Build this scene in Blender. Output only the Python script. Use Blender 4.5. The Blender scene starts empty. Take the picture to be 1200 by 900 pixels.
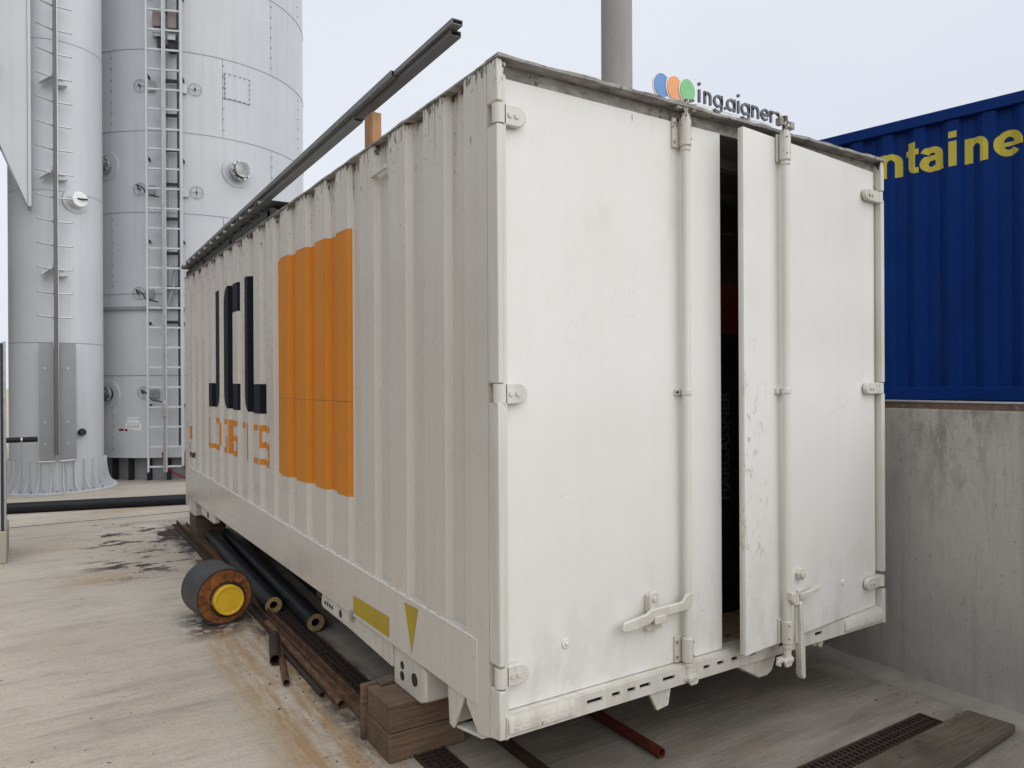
import bpy, bmesh, math, random
from mathutils import Vector, Matrix, Euler
random.seed(7)
S = bpy.context.scene
C = S.collection
R = math.radians
PI = math.pi

# ------------------------------------------------------------------ camera, sky, sun, exposure
yaw, pit, rol = 0.570270, -0.0011537, -0.0051343
fw = Vector((math.sin(yaw)*math.cos(pit), math.cos(yaw)*math.cos(pit), math.sin(pit)))
rt = Vector((math.cos(yaw), -math.sin(yaw), 0)); up = rt.cross(fw)
r2 = rt*math.cos(rol)+up*math.sin(rol); u2 = up*math.cos(rol)-rt*math.sin(rol)
cd = bpy.data.cameras.new('camera'); cam = bpy.data.objects.new('camera', cd); C.objects.link(cam)
cd.sensor_width = 36; cd.lens = 871.8/1200*36; cd.clip_start = 0.05; cd.clip_end = 2000
M = Matrix((r2, u2, -fw)).transposed().to_4x4(); M.translation = Vector((-1.4408, -2.3403, 1.2523))
cam.matrix_world = M
S.camera = cam

SUN_EL, SUN_AZ = 44, 165          # azimuth clockwise from +y (the container's long axis)
w = bpy.data.worlds.new('World'); S.world = w; w.use_nodes = True
nt = w.node_tree; nt.nodes.clear()
out = nt.nodes.new('ShaderNodeOutputWorld'); bg = nt.nodes.new('ShaderNodeBackground')
sky = nt.nodes.new('ShaderNodeTexSky'); sky.sky_type = 'NISHITA'; sky.sun_disc = False
sky.sun_elevation = R(SUN_EL); sky.sun_rotation = R(SUN_AZ); sky.air_density = 1; sky.dust_density = 2
mx = nt.nodes.new('ShaderNodeMix'); mx.data_type = 'RGBA'; mx.inputs[0].default_value = 0.93
tc = nt.nodes.new('ShaderNodeTexCoord'); mp = nt.nodes.new('ShaderNodeMapping'); mp.inputs['Scale'].default_value = (1, 1, 2.5)
ns = nt.nodes.new('ShaderNodeTexNoise'); ns.inputs['Scale'].default_value = 1.3; ns.inputs['Detail'].default_value = 4
cr = nt.nodes.new('ShaderNodeValToRGB')
cr.color_ramp.elements[0].position = .3; cr.color_ramp.elements[0].color = (0.695, 0.735, 0.815, 1)
cr.color_ramp.elements[1].position = .7; cr.color_ramp.elements[1].color = (0.775, 0.805, 0.865, 1)
ml = nt.nodes.new('ShaderNodeVectorMath'); ml.operation = 'SCALE'; ml.inputs['Scale'].default_value = 11.1
nt.links.new(tc.outputs['Generated'], mp.inputs[0]); nt.links.new(mp.outputs[0], ns.inputs['Vector'])
nt.links.new(ns.outputs['Fac'], cr.inputs[0]); nt.links.new(cr.outputs[0], ml.inputs[0])
nt.links.new(sky.outputs[0], mx.inputs[6]); nt.links.new(ml.outputs[0], mx.inputs[7])
nt.links.new(mx.outputs[2], bg.inputs[0]); bg.inputs[1].default_value = 0.1
nt.links.new(bg.outputs[0], out.inputs[0])
sd = bpy.data.lights.new('sun', 'SUN'); sd.energy = 1.9; sd.angle = R(95); sd.color = (1, .97, .93)
so = bpy.data.objects.new('sun', sd); C.objects.link(so)
sv = Vector((math.sin(R(SUN_AZ))*math.cos(R(SUN_EL)), math.cos(R(SUN_AZ))*math.cos(R(SUN_EL)), math.sin(R(SUN_EL))))
so.rotation_euler = sv.to_track_quat('Z', 'Y').to_euler()
S.view_settings.view_transform = 'Standard'; S.view_settings.look = 'None'
S.view_settings.exposure = 0; S.view_settings.gamma = 1; S.view_settings.use_curve_mapping = False
S.render.resolution_x = 1024; S.render.resolution_y = 768

# ------------------------------------------------------------------ materials
class NT:
    def __init__(s, name):
        s.m = bpy.data.materials.new(name); s.m.use_nodes = True; s.t = s.m.node_tree
        s.b = s.t.nodes['Principled BSDF']; s._p = None
    def n(s, typ, **kw):
        x = s.t.nodes.new(typ)
        for k, v in kw.items(): setattr(x, k, v)
        return x
    def l(s, a, b): s.t.links.new(a, b)
    def pos(s, scale=(1, 1, 1), rotz=0):
        g = s.n('ShaderNodeNewGeometry'); m = s.n('ShaderNodeMapping')
        m.inputs['Scale'].default_value = scale; m.inputs['Rotation'].default_value = (0, 0, rotz)
        s.l(g.outputs['Position'], m.inputs[0]); return m.outputs[0]
    def noise(s, scale=1, detail=4, sc=(1, 1, 1), rough=.55, rotz=0):
        x = s.n('ShaderNodeTexNoise'); x.inputs['Scale'].default_value = scale
        x.inputs['Detail'].default_value = detail; x.inputs['Roughness'].default_value = rough
        s.l(s.pos(sc, rotz), x.inputs['Vector']); return x.outputs['Fac']
    def ramp(s, f, a, b, lo=0., hi=1.):
        x = s.n('ShaderNodeMapRange'); x.inputs[1].default_value = a; x.inputs[2].default_value = b
        x.inputs[3].default_value = lo; x.inputs[4].default_value = hi; s.l(f, x.inputs[0]); return x.outputs[0]
    def math(s, op, a, b=None):
        x = s.n('ShaderNodeMath', operation=op)
        for i, v in enumerate((a, b)):
            if v is None: continue
            if isinstance(v, (int, float)): x.inputs[i].default_value = v
            else: s.l(v, x.inputs[i])
        return x.outputs[0]
    def mix(s, f, a, b):
        x = s.n('ShaderNodeMix', data_type='RGBA')
        if isinstance(f, (int, float)): x.inputs[0].default_value = f
        else: s.l(f, x.inputs[0])
        for i, v in ((6, a), (7, b)):
            if isinstance(v, tuple): x.inputs[i].default_value = v[:3]+(1,)
            else: s.l(v, x.inputs[i])
        return x.outputs[2]
    def xyz(s):
        g = s.n('ShaderNodeNewGeometry'); x = s.n('ShaderNodeSeparateXYZ'); s.l(g.outputs['Position'], x.inputs[0]); return x.outputs
    def band(s, v, a, b, soft):       # 1 inside a..b with soft edges
        return s.math('MULTIPLY', s.ramp(v, a-soft, a+soft), s.ramp(v, b-soft, b+soft, 1, 0))
    def bump(s, h, st=.2, dist=.01):
        x = s.n('ShaderNodeBump'); x.inputs['Strength'].default_value = st; x.inputs['Distance'].default_value = dist
        s.l(h, x.inputs['Height'])
        if s._p is not None: s.l(s._p, x.inputs['Normal'])
        s._p = x.outputs[0]; s.l(s._p, s.b.inputs['Normal'])
    def col(s, c):
        if isinstance(c, tuple): s.b.inputs['Base Color'].default_value = c[:3]+(1,)
        else: s.l(c, s.b.inputs['Base Color'])
    def set(s, rough=.5, metal=0, spec=None):
        if isinstance(rough, (int, float)): s.b.inputs['Roughness'].default_value = rough
        else: s.l(rough, s.b.inputs['Roughness'])
        s.b.inputs['Metallic'].default_value = metal
        if spec is not None: s.b.inputs['Specular IOR Level'].default_value = spec

def mk(name, c, rough=.5, metal=0, var=.12, scale=6, bump=.1, dirt=None, dsc=(1, 1, 1), d0=.55, d1=.8, spec=None, fine=60):
    t = NT(name)
    dark = tuple(v*(1-var*1.6) for v in c); lite = tuple(min(1, v*(1+var)) for v in c)
    col = t.mix(t.noise(scale, 5), dark, lite)
    if dirt is not None: col = t.mix(t.ramp(t.noise(scale*1.7, 6, dsc, .65), d0, d1), col, dirt)
    t.col(col); t.set(t.ramp(t.noise(scale*2, 3), .2, .8, max(.05, rough-.1), min(1, rough+.12)), metal, spec)
    if bump: t.bump(t.noise(fine, 3), bump, .004)
    return t.m

# --- white container paint (side: dirtier, streaked, chipped; door: smoother)
def white_paint(name, base, warm, streak, chips, rough, dents, runs=.8, blot=.27):
    t = NT(name); X, Y, Z = t.xyz()
    c = t.mix(t.ramp(t.noise(1.2, 5), .3, .7), base, warm)
    c = t.mix(t.math('MULTIPLY', t.ramp(t.noise(1, 5, (22, 22, .7)), .5, .85), streak), c, (.30, .275, .23))
    c = t.mix(t.math('MULTIPLY', t.ramp(t.noise(7, 6, (1.5, 1.5, .3)), .58, .8), streak*.8), c, (.40, .36, .28))
    # chips: small dark rust specks, more of them towards the roof edge
    near_top = t.math('ADD', t.ramp(Z, 1.9, 2.44, 0, .10), t.ramp(Z, 2.40, 2.455, 0, .10))
    low = t.ramp(Z, .1, -.1, 0, .03)
    f = t.math('ADD', t.math('ADD', t.noise(34, 6, (1, 1, .45), .7), near_top), low)
    c = t.mix(t.ramp(f, chips, chips+.015), c, (.055, .04, .03))
    run = t.math('ADD', t.noise(1, 4, (45, 45, 1.6), .6), t.math('MULTIPLY', near_top, 1.1))
    c = t.mix(t.math('MULTIPLY', t.ramp(run, .70, .80), runs), c, (.12, .085, .06))
    if blot > .2:
        c = t.mix(t.math('MULTIPLY', t.math('MULTIPLY', t.ramp(Z, .5, -.02), t.ramp(t.noise(9, 6, (1, 1, .5), .7), .42, .66)), .38), c, (.40, .36, .29))
        sp = t.math('MULTIPLY', t.band(X, 1.24, 1.42, .03), t.band(Z, .35, 1.25, .2))
        c = t.mix(t.math('MULTIPLY', sp, t.ramp(t.noise(22, 6, (1, 1, .6), .7), .56, .66, 0, .7)), c, (.36, .27, .18))
    # hairline scuffs: thin level lines of a noise, in scattered patches
    sc = t.noise(4.5, 3, (1, 1, .8), .6); ln = t.math('MULTIPLY', t.ramp(sc, .497, .5), t.ramp(sc, .5, .503, 1, 0))
    c = t.mix(t.math('MULTIPLY', t.math('MULTIPLY', ln, t.ramp(t.noise(1.6, 3), .56, .62)), .55*min(1, blot/.3)), c, (.46, .43, .38))
    c = t.mix(t.math('MULTIPLY', t.ramp(t.noise(2.3, 7, (1, 1, .6), .7), .60, .78), blot), c, (.44, .41, .35))
    t.col(c); t.set(t.ramp(t.noise(3, 4), .3, .7, rough-.08, rough+.12))
    t.bump(t.noise(2.2, 3), dents, .05); t.bump(t.noise(90, 3), .06, .002)
    return t.m
M_side = white_paint('side_paint', (.625, .595, .54), (.585, .555, .50), .20, .700, .25, .02, .8, .04)
M_door = white_paint('door_paint', (.78, .775, .745), (.73, .72, .68), .05, .775, .36, .035, .06)
M_rod = white_paint('rod_paint', (.72, .705, .655), (.65, .625, .555), .3, .74, .4, .05, .2)
M_hard = white_paint('hardware_paint', (.68, .67, .63), (.58, .56, .49), .45, .70, .42, .1)
def edge_mat():
    t = NT('worn_header'); n = t.noise(9, 6, (1, 2, 2), .65)
    c = t.mix(t.ramp(n, .35, .65), (.17, .16, .145), (.42, .40, .37))
    c = t.mix(t.ramp(t.noise(26, 5), .6, .7), c, (.07, .055, .045))
    t.col(c); t.set(.7); t.bump(n, .5, .01); return t.m
M_edge = edge_mat()
def print_mat(name, c, c2, chips=.7):
    t = NT(name); k = t.mix(t.ramp(t.noise(2.5, 5), .35, .7), c, c2)
    k = t.mix(t.math('MULTIPLY', t.ramp(t.noise(1, 5, (18, 18, .8)), .5, .8), .35), k, tuple(v*.6 for v in c))
    k = t.mix(t.ramp(t.noise(34, 6, (1, 1, .45), .7), chips, chips+.02), k, (.5, .47, .42)); t.col(k); t.set(.5, 0, .1)
    return t.m
M_orange = print_mat('orange_print', (.66, .245, .03), (.60, .225, .035), .72)
M_orange_d = mk('orange_shade', (.36, .13, .03), .5)
M_navy = print_mat('navy_print', (.007, .009, .015), (.011, .013, .02), .74)
M_yellow_tape = print_mat('yellow_tape', (.48, .36, .035), (.40, .29, .05), .7)
M_ytext = print_mat('yellow_lettering', (.62, .53, .075), (.54, .45, .08), .74)
def blue_mat():
    t = NT('blue_paint')
    c = t.mix(t.ramp(t.noise(1.5, 5), .3, .7), (.0004, .021, .135), (.001, .028, .165))
    c = t.mix(t.math('MULTIPLY', t.ramp(t.noise(1, 5, (16, 16, .9)), .5, .8), .4), c, (.012, .035, .11))
    t.col(c); t.set(.5, 0, .14); t.bump(t.noise(3, 3), .25, .03); return t.m
M_blue = blue_mat()
def conc(name, a, b, sc=(1, 1, 1), floor=False):
    t = NT(name); X, Y, Z = t.xyz()
    n1 = t.noise(.9, 6); n2 = t.noise(1, 5, sc, .6); n3 = t.noise(70, 4)
    c = t.mix(t.ramp(n1, .3, .7), a, b)
    c = t.mix(t.math('MULTIPLY', t.ramp(n2, .5, .8), .55), c, tuple(v*.55 for v in a))
    c = t.mix(t.math('MULTIPLY', t.ramp(n3, .55, .75), .35), c, tuple(v*.5 for v in a))
    c = t.mix(t.math('MULTIPLY', t.ramp(t.noise(24, 6, (1, 1, 1), .7), .64, .7), .5), c, tuple(v*.45 for v in a))
    if floor:
        # soft smears, short dark dashes along the broom direction, pale laitance patches, grit
        c = t.mix(t.math('MULTIPLY', t.ramp(t.noise(1.2, 6, (.6, 4, 1), .65, R(-8)), .58, .72), .30), c, (.22, .195, .165))
        c = t.mix(t.math('MULTIPLY', t.ramp(t.noise(1, 7, (7, 60, 1), .7, R(-6)), .55, .68), .55), c, (.23, .20, .165))
        c = t.mix(t.math('MULTIPLY', t.ramp(t.noise(1, 6, (5, 30, 1), .7, R(-6)), .60, .74), .30), c, (.62, .57, .49))
        c = t.mix(t.math('MULTIPLY', t.ramp(t.noise(130, 3, (1, 1, 1), .6), .56, .68), .42), c, (.18, .155, .125))
        c = t.mix(t.math('MULTIPLY', t.ramp(t.noise(48, 4, (1, 1, 1), .7), .60, .70), .40), c, (.15, .13, .11))
        c = t.mix(t.math('MULTIPLY', t.ramp(t.noise(2.0, 8, (1, 1.8, 1), .75, R(-6)), .52, .68), .32), c, (.25, .215, .17))
        # hairline cracks
        ck = t.noise(1.1, 5, (1, 1, 1), .6, R(30)); ln = t.math('MULTIPLY', t.ramp(ck, .4985, .5), t.ramp(ck, .5, .5015, 1, 0))
        c = t.mix(t.math('MULTIPLY', t.math('MULTIPLY', ln, t.ramp(t.noise(.6, 2), .5, .6)), .55), c, (.10, .09, .075))
        # wet, dirty slab plus painted shade, from under the container out to the wall
        damp_shade = t.math('MULTIPLY', t.ramp(X, -.1, .5), t.ramp(t.math('ADD', Y, t.math('MULTIPLY', n1, .6)), 9.5, 7.5))
        c = t.mix(t.math('MULTIPLY', damp_shade, .74), c, t.mix(t.ramp(t.noise(3, 6, (.6, 2.5, 1)), .35, .7), (.085, .075, .062), (.23, .21, .185)))
        # bitumen strokes behind the rusty bars
        reg = t.math('MULTIPLY', t.band(X, -1.0, .1, .15), t.band(Y, 5.0, 7.8, .3))
        bt = t.math('MULTIPLY', reg, t.ramp(t.noise(3.0, 7, (.8, 1.5, 1), .72, R(14)), .552, .562))
        c = t.mix(t.math('MULTIPLY', bt, .92), c, (.02, .019, .019))
        # rust run-off beside the steel
        reg = t.math('MULTIPLY', t.band(X, -.50, .05, .10), t.band(Y, .5, 3.3, .35))
        rs = t.math('MULTIPLY', reg, t.ramp(t.noise(1, 9, (13, 1.6, 1), .76), .38, .58))
        c = t.mix(t.math('MULTIPLY', rs, .78), c, (.34, .20, .075))
        # ochre patches at left
        reg = t.ramp(t.noise(.75, 3, (1, 1, 1)), .56, .72)
        c = t.mix(t.math('MULTIPLY', reg, .5), c, (.38, .25, .12))
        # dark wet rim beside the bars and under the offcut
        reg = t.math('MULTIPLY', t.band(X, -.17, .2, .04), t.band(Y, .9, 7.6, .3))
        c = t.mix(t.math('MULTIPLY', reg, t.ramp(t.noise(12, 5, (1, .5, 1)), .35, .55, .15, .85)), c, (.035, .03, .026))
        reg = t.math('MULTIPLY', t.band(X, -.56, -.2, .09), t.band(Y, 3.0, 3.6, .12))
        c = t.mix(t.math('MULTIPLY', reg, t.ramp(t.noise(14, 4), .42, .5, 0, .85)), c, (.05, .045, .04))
        # a scatter of spots
        c = t.mix(t.ramp(t.noise(9, 3, (1, 1, 1)), .735, .75), c, (.06, .055, .05))
        t.bump(t.noise(1, 3, (4, 110, 1), .5, R(-5)), .6, .006)
        t.bump(t.noise(1, 3, (.8, 9, 1), .5, R(-5)), .25, .02)
    else:
        t.bump(t.noise(12, 4), .25, .006)
    t.bump(n3, .25, .003)
    t.col(c); t.set(t.ramp(n1, .3, .7, .75, .95), 0, .3)
    return t
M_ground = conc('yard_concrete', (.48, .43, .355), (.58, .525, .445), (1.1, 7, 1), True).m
M_pad = conc('pad_concrete', (.40, .36, .30), (.47, .43, .36), (1, 3, 1)).m
def wall_mat():
    t = conc('wall_concrete', (.40, .385, .36), (.48, .46, .435), (14, 14, .8)); X, Y, Z = t.xyz()
    src = t.b.inputs['Base Color'].links[0].from_socket
    src = t.mix(t.math('MULTIPLY', t.ramp(t.noise(1, 6, (60, 60, 6), .7), .5, .7), .22), src, (.19, .18, .165))
    src = t.mix(t.math('MULTIPLY', t.ramp(t.noise(38, 4), .66, .72), .5), src, (.10, .095, .085))
    d = t.math('MULTIPLY', t.ramp(Z, .45, 1.05), t.ramp(t.noise(11, 7, (1, 1, .4), .75), .46, .58))
    d = t.math('MULTIPLY', d, t.ramp(t.noise(1.4, 3, (1, 1, .25)), .34, .5))
    c = t.mix(t.math('MULTIPLY', d, .55), src, (.10, .095, .085))
    low = t.math('MULTIPLY', t.ramp(Z, .2, -.4), t.ramp(t.noise(4, 5), .3, .7))
    c = t.mix(t.math('MULTIPLY', low, .35), c, (.12, .115, .10))
    t.col(c); return t.m
M_wall = wall_mat()
M_mortar = conc('mortar', (.22, .205, .18), (.34, .32, .285), (6, 6, 1)).m
def silo_mat(name, a, b):
    t = NT(name); c = t.mix(t.ramp(t.noise(.8, 4), .3, .7), a, b)
    c = t.mix(t.math('MULTIPLY', t.ramp(t.noise(1, 5, (9, 9, .35)), .5, .8), .35), c, tuple(v*.7 for v in a))
    t.col(c); t.set(.36); t.bump(t.noise(1.6, 3), .08, .03); return t.m
M_silo = silo_mat('silo_grey', (.50, .52, .545), (.56, .58, .60))
M_silo2 = silo_mat('silo_grey_light', (.52, .545, .57), (.58, .60, .625))
M_seam = mk('seam_grey', (.27, .285, .30), .5)
M_seam_d = mk('grey_shade_steel', (.13, .13, .135), .5, .3)
M_cover = mk('galvanised_cover', (.30, .31, .32), .5, .35, .1, 5, .1)
M_galv = mk('galvanised_steel', (.42, .43, .44), .42, .75, .2, 14, .15, (.25, .25, .25), (1, 1, .4))
M_galv_d = mk('dull_galvanised_sheet', (.23, .235, .235), .55, .35, .2, 9, .2, (.33, .34, .34))
M_bolt = mk('zinc', (.55, .55, .54), .35, .8)
M_dark = mk('dark_steel', (.028, .028, .03), .55, .2, .3, 12)
M_rust = mk('rusty_steel', (.105, .055, .03), .85, .1, .45, 18, .5, (.22, .105, .04), (1, .3, 1), .48, .7, fine=90)
M_rust_d = mk('dark_rusty_steel', (.045, .028, .02), .8, .2, .4, 20, .4, (.12, .06, .03), fine=90)
M_capbrown = mk('brown_primer', (.16, .105, .08), .7, .1, .3, 12, .2, (.30, .24, .20))
M_redpipe = mk('oxide_red_paint', (.11, .022, .016), .45, 0, .3, 15, .1, (.05, .02, .015))
M_black = mk('black_polyethylene', (.014, .0155, .02), .5, 0, .25, 10, .1, (.045, .042, .04), (1, 1, 1), .58, .85, spec=.25)
M_shell = mk('scuffed_grey_shell', (.036, .037, .041), .5, 0, .25, 10, .15, (.09, .085, .075))
M_foam = mk('aged_orange_foam', (.30, .105, .025), .95, 0, .45, 13, .7, (.13, .05, .018), (1, 1, 1), .42, .65, fine=50)
M_foam_y = mk('yellow_foam', (.36, .27, .12), .95, 0, .3, 25, .5, (.2, .14, .06))
M_capy = mk('yellow_plastic', (.78, .50, .03), .4, 0, .08, 8, .05, (.5, .30, .03))
def wood(name, a, b, sc):
    t = NT(name); n = t.noise(1, 6, sc, .6)
    c = t.mix(t.ramp(n, .3, .7), a, b); c = t.mix(t.ramp(t.noise(2.4, 4), .5, .75), c, tuple(v*.6 for v in a))
    c = t.mix(t.ramp(t.noise(9, 2, (1, 1, 1)), .70, .76), c, tuple(v*.35 for v in a))
    c = t.mix(t.ramp(t.noise(1, 7, tuple(v*2.2 for v in sc), .7), .55, .7), c, tuple(v*.45 for v in a))
    t.col(c); t.set(.85); t.bump(n, .7, .008); return t.m
M_timber = wood('weathered_timber', (.105, .066, .040), (.20, .132, .082), (3, 60, 60))
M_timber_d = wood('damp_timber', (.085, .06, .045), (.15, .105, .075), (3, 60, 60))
M_freshwood = wood('fresh_timber', (.42, .21, .10), (.55, .31, .16), (50, 50, 4))
M_board = wood('dirty_board', (.07, .055, .04), (.125, .10, .075), (3, 40, 40))
M_pole = conc('mast_concrete', (.30, .295, .28), (.40, .39, .37), (9, 9, .5)).m
M_white = mk('sign_white', (.80, .81, .82), .4, 0, .04)
M_letter = mk('sign_letter_grey', (.13, .135, .15), .5, 0, .06)
def disc_mat(name, a, b):
    t = NT(name); X, Y, Z = t.xyz(); t.col(t.mix(t.ramp(Z, 2.555, 2.65), a, b)); t.set(.35); return t.m
M_cb = mk('sign_blue', (.13, .28, .60), .35, 0, .18, 14, 0); M_co = mk('sign_orange', (.85, .36, .13), .35, 0, .12, 14, 0)
M_cg = mk('sign_green', (.20, .56, .24), .35, 0, .14, 14, 0)
M_cream = mk('machine_brown', (.26, .215, .20), .6)
M_redhose = mk('red_hose', (.22, .02, .02), .5)
M_plaster = mk('panel_grey', (.50, .51, .53), .5, 0)
M_plyw = wood('floor_plywood', (.28, .20, .12), (.42, .30, .19), (50, 3, 50))
M_inner = mk('interior_grey', (.42, .40, .37), .8)
M_dred = mk('dark_red_panel', (.20, .015, .018), .5)
M_boiler = mk('boiler_black', (.022, .022, .024), .45)
M_boilertxt = mk('boiler_lettering', (.13, .13, .13), .5)
M_leaf = mk('leaves', (.075, .105, .03), .8, 0, .4, 3, 0, (.13, .12, .05))
M_bark = mk('bark', (.10, .075, .055), .9)
M_soil = mk('hillside', (.13, .10, .06), .95, 0, .35, 1.2, .3, (.08, .10, .04))
M_chip = mk('debris_flakes', (.07, .055, .042), .9, 0, .4, 9, 0)

# ------------------------------------------------------------------ mesh helpers (world coordinates)
class MB:
    def __init__(s): s.v = []; s.f = []
    def add(s, vs, fs):
        o = len(s.v); s.v += [Vector(p) for p in vs]; s.f += [tuple(i+o for i in f) for f in fs]; return s
    def box(s, x0, x1, y0, y1, z0, z1, F=None):
        p = [(x, y, z) for z in (z0, z1) for (x, y) in ((x0, y0), (x1, y0), (x1, y1), (x0, y1))]
        if F: p = [F(*q) for q in p]
        return s.add(p, [(3, 2, 1, 0), (4, 5, 6, 7), (0, 1, 5, 4), (1, 2, 6, 5), (2, 3, 7, 6), (3, 0, 4, 7)])
    def bar(s, p0, p1, w, h, upv=(0, 0, 1)):
        p0 = Vector(p0); p1 = Vector(p1); d = (p1-p0).normalized(); sd_ = d.cross(Vector(upv))
        if sd_.length < 1e-4: sd_ = d.cross(Vector((1, 0, 0)))
        sd_.normalize(); u = sd_.cross(d)
        p = [q+sd_*a*w/2+u*b*h/2 for q in (p0, p1) for a, b in ((-1, -1), (1, -1), (1, 1), (-1, 1))]
        return s.add(p, [(3, 2, 1, 0), (4, 5, 6, 7), (0, 1, 5, 4), (1, 2, 6, 5), (2, 3, 7, 6), (3, 0, 4, 7)])
    def prism(s, poly, fn, d0, d1):      # poly of (a,b); fn(a,b,d) -> xyz
        n = len(poly); vs = [fn(a, b, d0) for a, b in poly]+[fn(a, b, d1) for a, b in poly]
        fs = [tuple(range(n))[::-1], tuple(range(n, 2*n))]+[(i, (i+1) % n, n+(i+1) % n, n+i) for i in range(n)]
        return s.add(vs, fs)
    def lathe(s, p0, p1, prof, n=24, cap=True):   # prof: list of (t along 0..1 in metres, radius)
        p0 = Vector(p0); d = (Vector(p1)-p0).normalized()
        a = d.orthogonal().normalized(); b = d.cross(a)
        vs = []; m = len(prof)
        for t, r in prof:
            for k in range(n):
                an = 2*PI*k/n; vs.append(p0+d*t+(a*math.cos(an)+b*math.sin(an))*r)
        fs = [(i*n+k, i*n+(k+1) % n, (i+1)*n+(k+1) % n, (i+1)*n+k) for i in range(m-1) for k in range(n)]
        if cap: fs += [tuple(range(n))[::-1], tuple((m-1)*n+k for k in range(n))]
        return s.add(vs, fs)
    def cyl(s, p0, p1, r, r1=None, n=16, cap=True):
        L = (Vector(p1)-Vector(p0)).length; return s.lathe(p0, p1, [(0, r), (L, r if r1 is None else r1)], n, cap)
    def ring(s, p0, p1, ro, ri, n=32):   # tube with a hole
        L = (Vector(p1)-Vector(p0)).length
        s.lathe(p0, p1, [(0, ri), (0, ro), (L, ro), (L, ri), (0, ri)], n, False); return s
    def tube(s, pts, r, n=8):
        pts = [Vector(p) for p in pts]; vs = []; prev = None
        for i, p in enumerate(pts):
            d = (pts[min(i+1, len(pts)-1)]-pts[max(i-1, 0)]).normalized()
            a = d.orthogonal().normalized() if prev is None else (prev-d*prev.dot(d)).normalized()
            prev = a; b = d.cross(a)
            vs += [p+(a*math.cos(2*PI*k/n)+b*math.sin(2*PI*k/n))*r for k in range(n)]
        m = len(pts); fs = [(i*n+k, i*n+(k+1) % n, (i+1)*n+(k+1) % n, (i+1)*n+k) for i in range(m-1) for k in range(n)]
        fs += [tuple(range(n))[::-1], tuple((m-1)*n+k for k in range(n))]
        return s.add(vs, fs)
    def build(s, name, mat, parent=None, bevel=0, smooth=40, kind=None, label=None, seg=2):
        org = Vector((0, 0, 0)); q = parent
        while q is not None: org += q.location; q = q.parent
        if parent is None and s.v and kind != 'structure':
            xs = [v.x for v in s.v]; ys = [v.y for v in s.v]; zs = [v.z for v in s.v]
            org = Vector(((min(xs)+max(xs))/2, (min(ys)+max(ys))/2, min(zs)))
        me = bpy.data.meshes.new(name); me.from_pydata([v-org for v in s.v], [], s.f); me.validate()
        bm = bmesh.new(); bm.from_mesh(me); bmesh.ops.recalc_face_normals(bm, faces=bm.faces); bm.to_mesh(me); bm.free()
        me.materials.append(mat)
        if smooth:
            me.polygons.foreach_set('use_smooth', [True]*len(me.polygons)); me.set_sharp_from_angle(angle=R(smooth))
        o = bpy.data.objects.new(name, me); C.objects.link(o)
        if parent is None:
            if kind != 'structure': o.location = org
        else: o.parent = parent
        if bevel:
            b = o.modifiers.new('bevel', 'BEVEL'); b.width = bevel; b.segments = seg; b.limit_method = 'ANGLE'; b.angle_limit = R(40)
            b.harden_normals = False
        if kind: o['kind'] = kind
        if label: o['label'] = label
        return o
def thing(name, label, cat, loc, group=None):
    o = bpy.data.objects.new(name, None); o.empty_display_size = .1; o.location = loc; C.objects.link(o)
    o['label'] = label; o['category'] = cat
    if group: o['group'] = group
    return o
def tag(o, label, cat, group=None):
    o['label'] = label; o['category'] = cat
    if group: o['group'] = group
    return o
def copy_tree(o, delta, parent=None):
    c = o.copy(); C.objects.link(c)
    if parent is None: c.location = o.location+Vector(delta)
    else: c.parent = parent
    for ch in o.children: copy_tree(ch, delta, c)
    return c

# ------------------------------------------------------------------ ground and terrain
GZ = -.45
g = MB()
xs = [-300, -60, -20, -6, -3.0, 2.74, 2.741]; 
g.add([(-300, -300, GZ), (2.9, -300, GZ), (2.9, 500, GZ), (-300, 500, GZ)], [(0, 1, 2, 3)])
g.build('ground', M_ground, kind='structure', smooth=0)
# raised ground behind the retaining wall
MB().add([(2.88, -300, 1.06), (400, -300, 1.06), (400, 500, 1.06), (2.88, 500, 1.06), (2.88, -300, GZ), (2.88, 500, GZ)],
         [(0, 1, 2, 3), (4, 0, 3, 5)]).build('upper_yard', M_ground, kind='structure', smooth=0)
# silo foundation slab
MB().prism([(-9, 10.25), (2.3, 9.45), (5.5, 9.25), (5.5, 22), (-9, 22)], lambda a, b, d: Vector((a, b, d)), GZ-.1, GZ+.05).build('pavement', M_pad, kind='structure', bevel=.01, smooth=0)
# joint strip between the slabs
MB().prism([(-6, 8.32), (2.4, 8.44), (2.4, 8.465), (-6, 8.345)], lambda a, b, d: Vector((a, b, d)), GZ-.02, GZ+.003).build('joint', M_dark, kind='structure', smooth=0)
# wooded valley side left of the yard and behind; unseen part enlarged to block sky
hv = []; hf = []; NX = 30; NY = 40
for j in range(NY):
    for i in range(NX):
        y = -60+j*4.2; e = 6.0+max(0, y-14)*.10+max(0, 4-y)*.05
        dx = (i/(NX-1))**1.3*60; x = -e-dx
        z = GZ-.3+14*(1-math.exp(-dx/13))+.5*math.sin(i*1.3+j*.9)*min(1, dx/4)
        hv.append((x, y, z))
for j in range(NY-1):
    for i in range(NX-1): a = j*NX+i; hf.append((a, a+1, a+NX+1, a+NX))
MB().add(hv, hf).build('hillside', M_soil, kind='structure')

# ------------------------------------------------------------------ the white container
W, L, H = 2.5, 6.8, 2.47
cont = thing('shipping_container', 'long white corrugated container raised on timber blocks, right door ajar', 'container', (0, 0, GZ+.2))
def P(mb, name, mat=None, bevel=.003, parent=None, **k): return mb.build(name, mat or M_side, parent or cont, bevel, **k)
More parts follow.
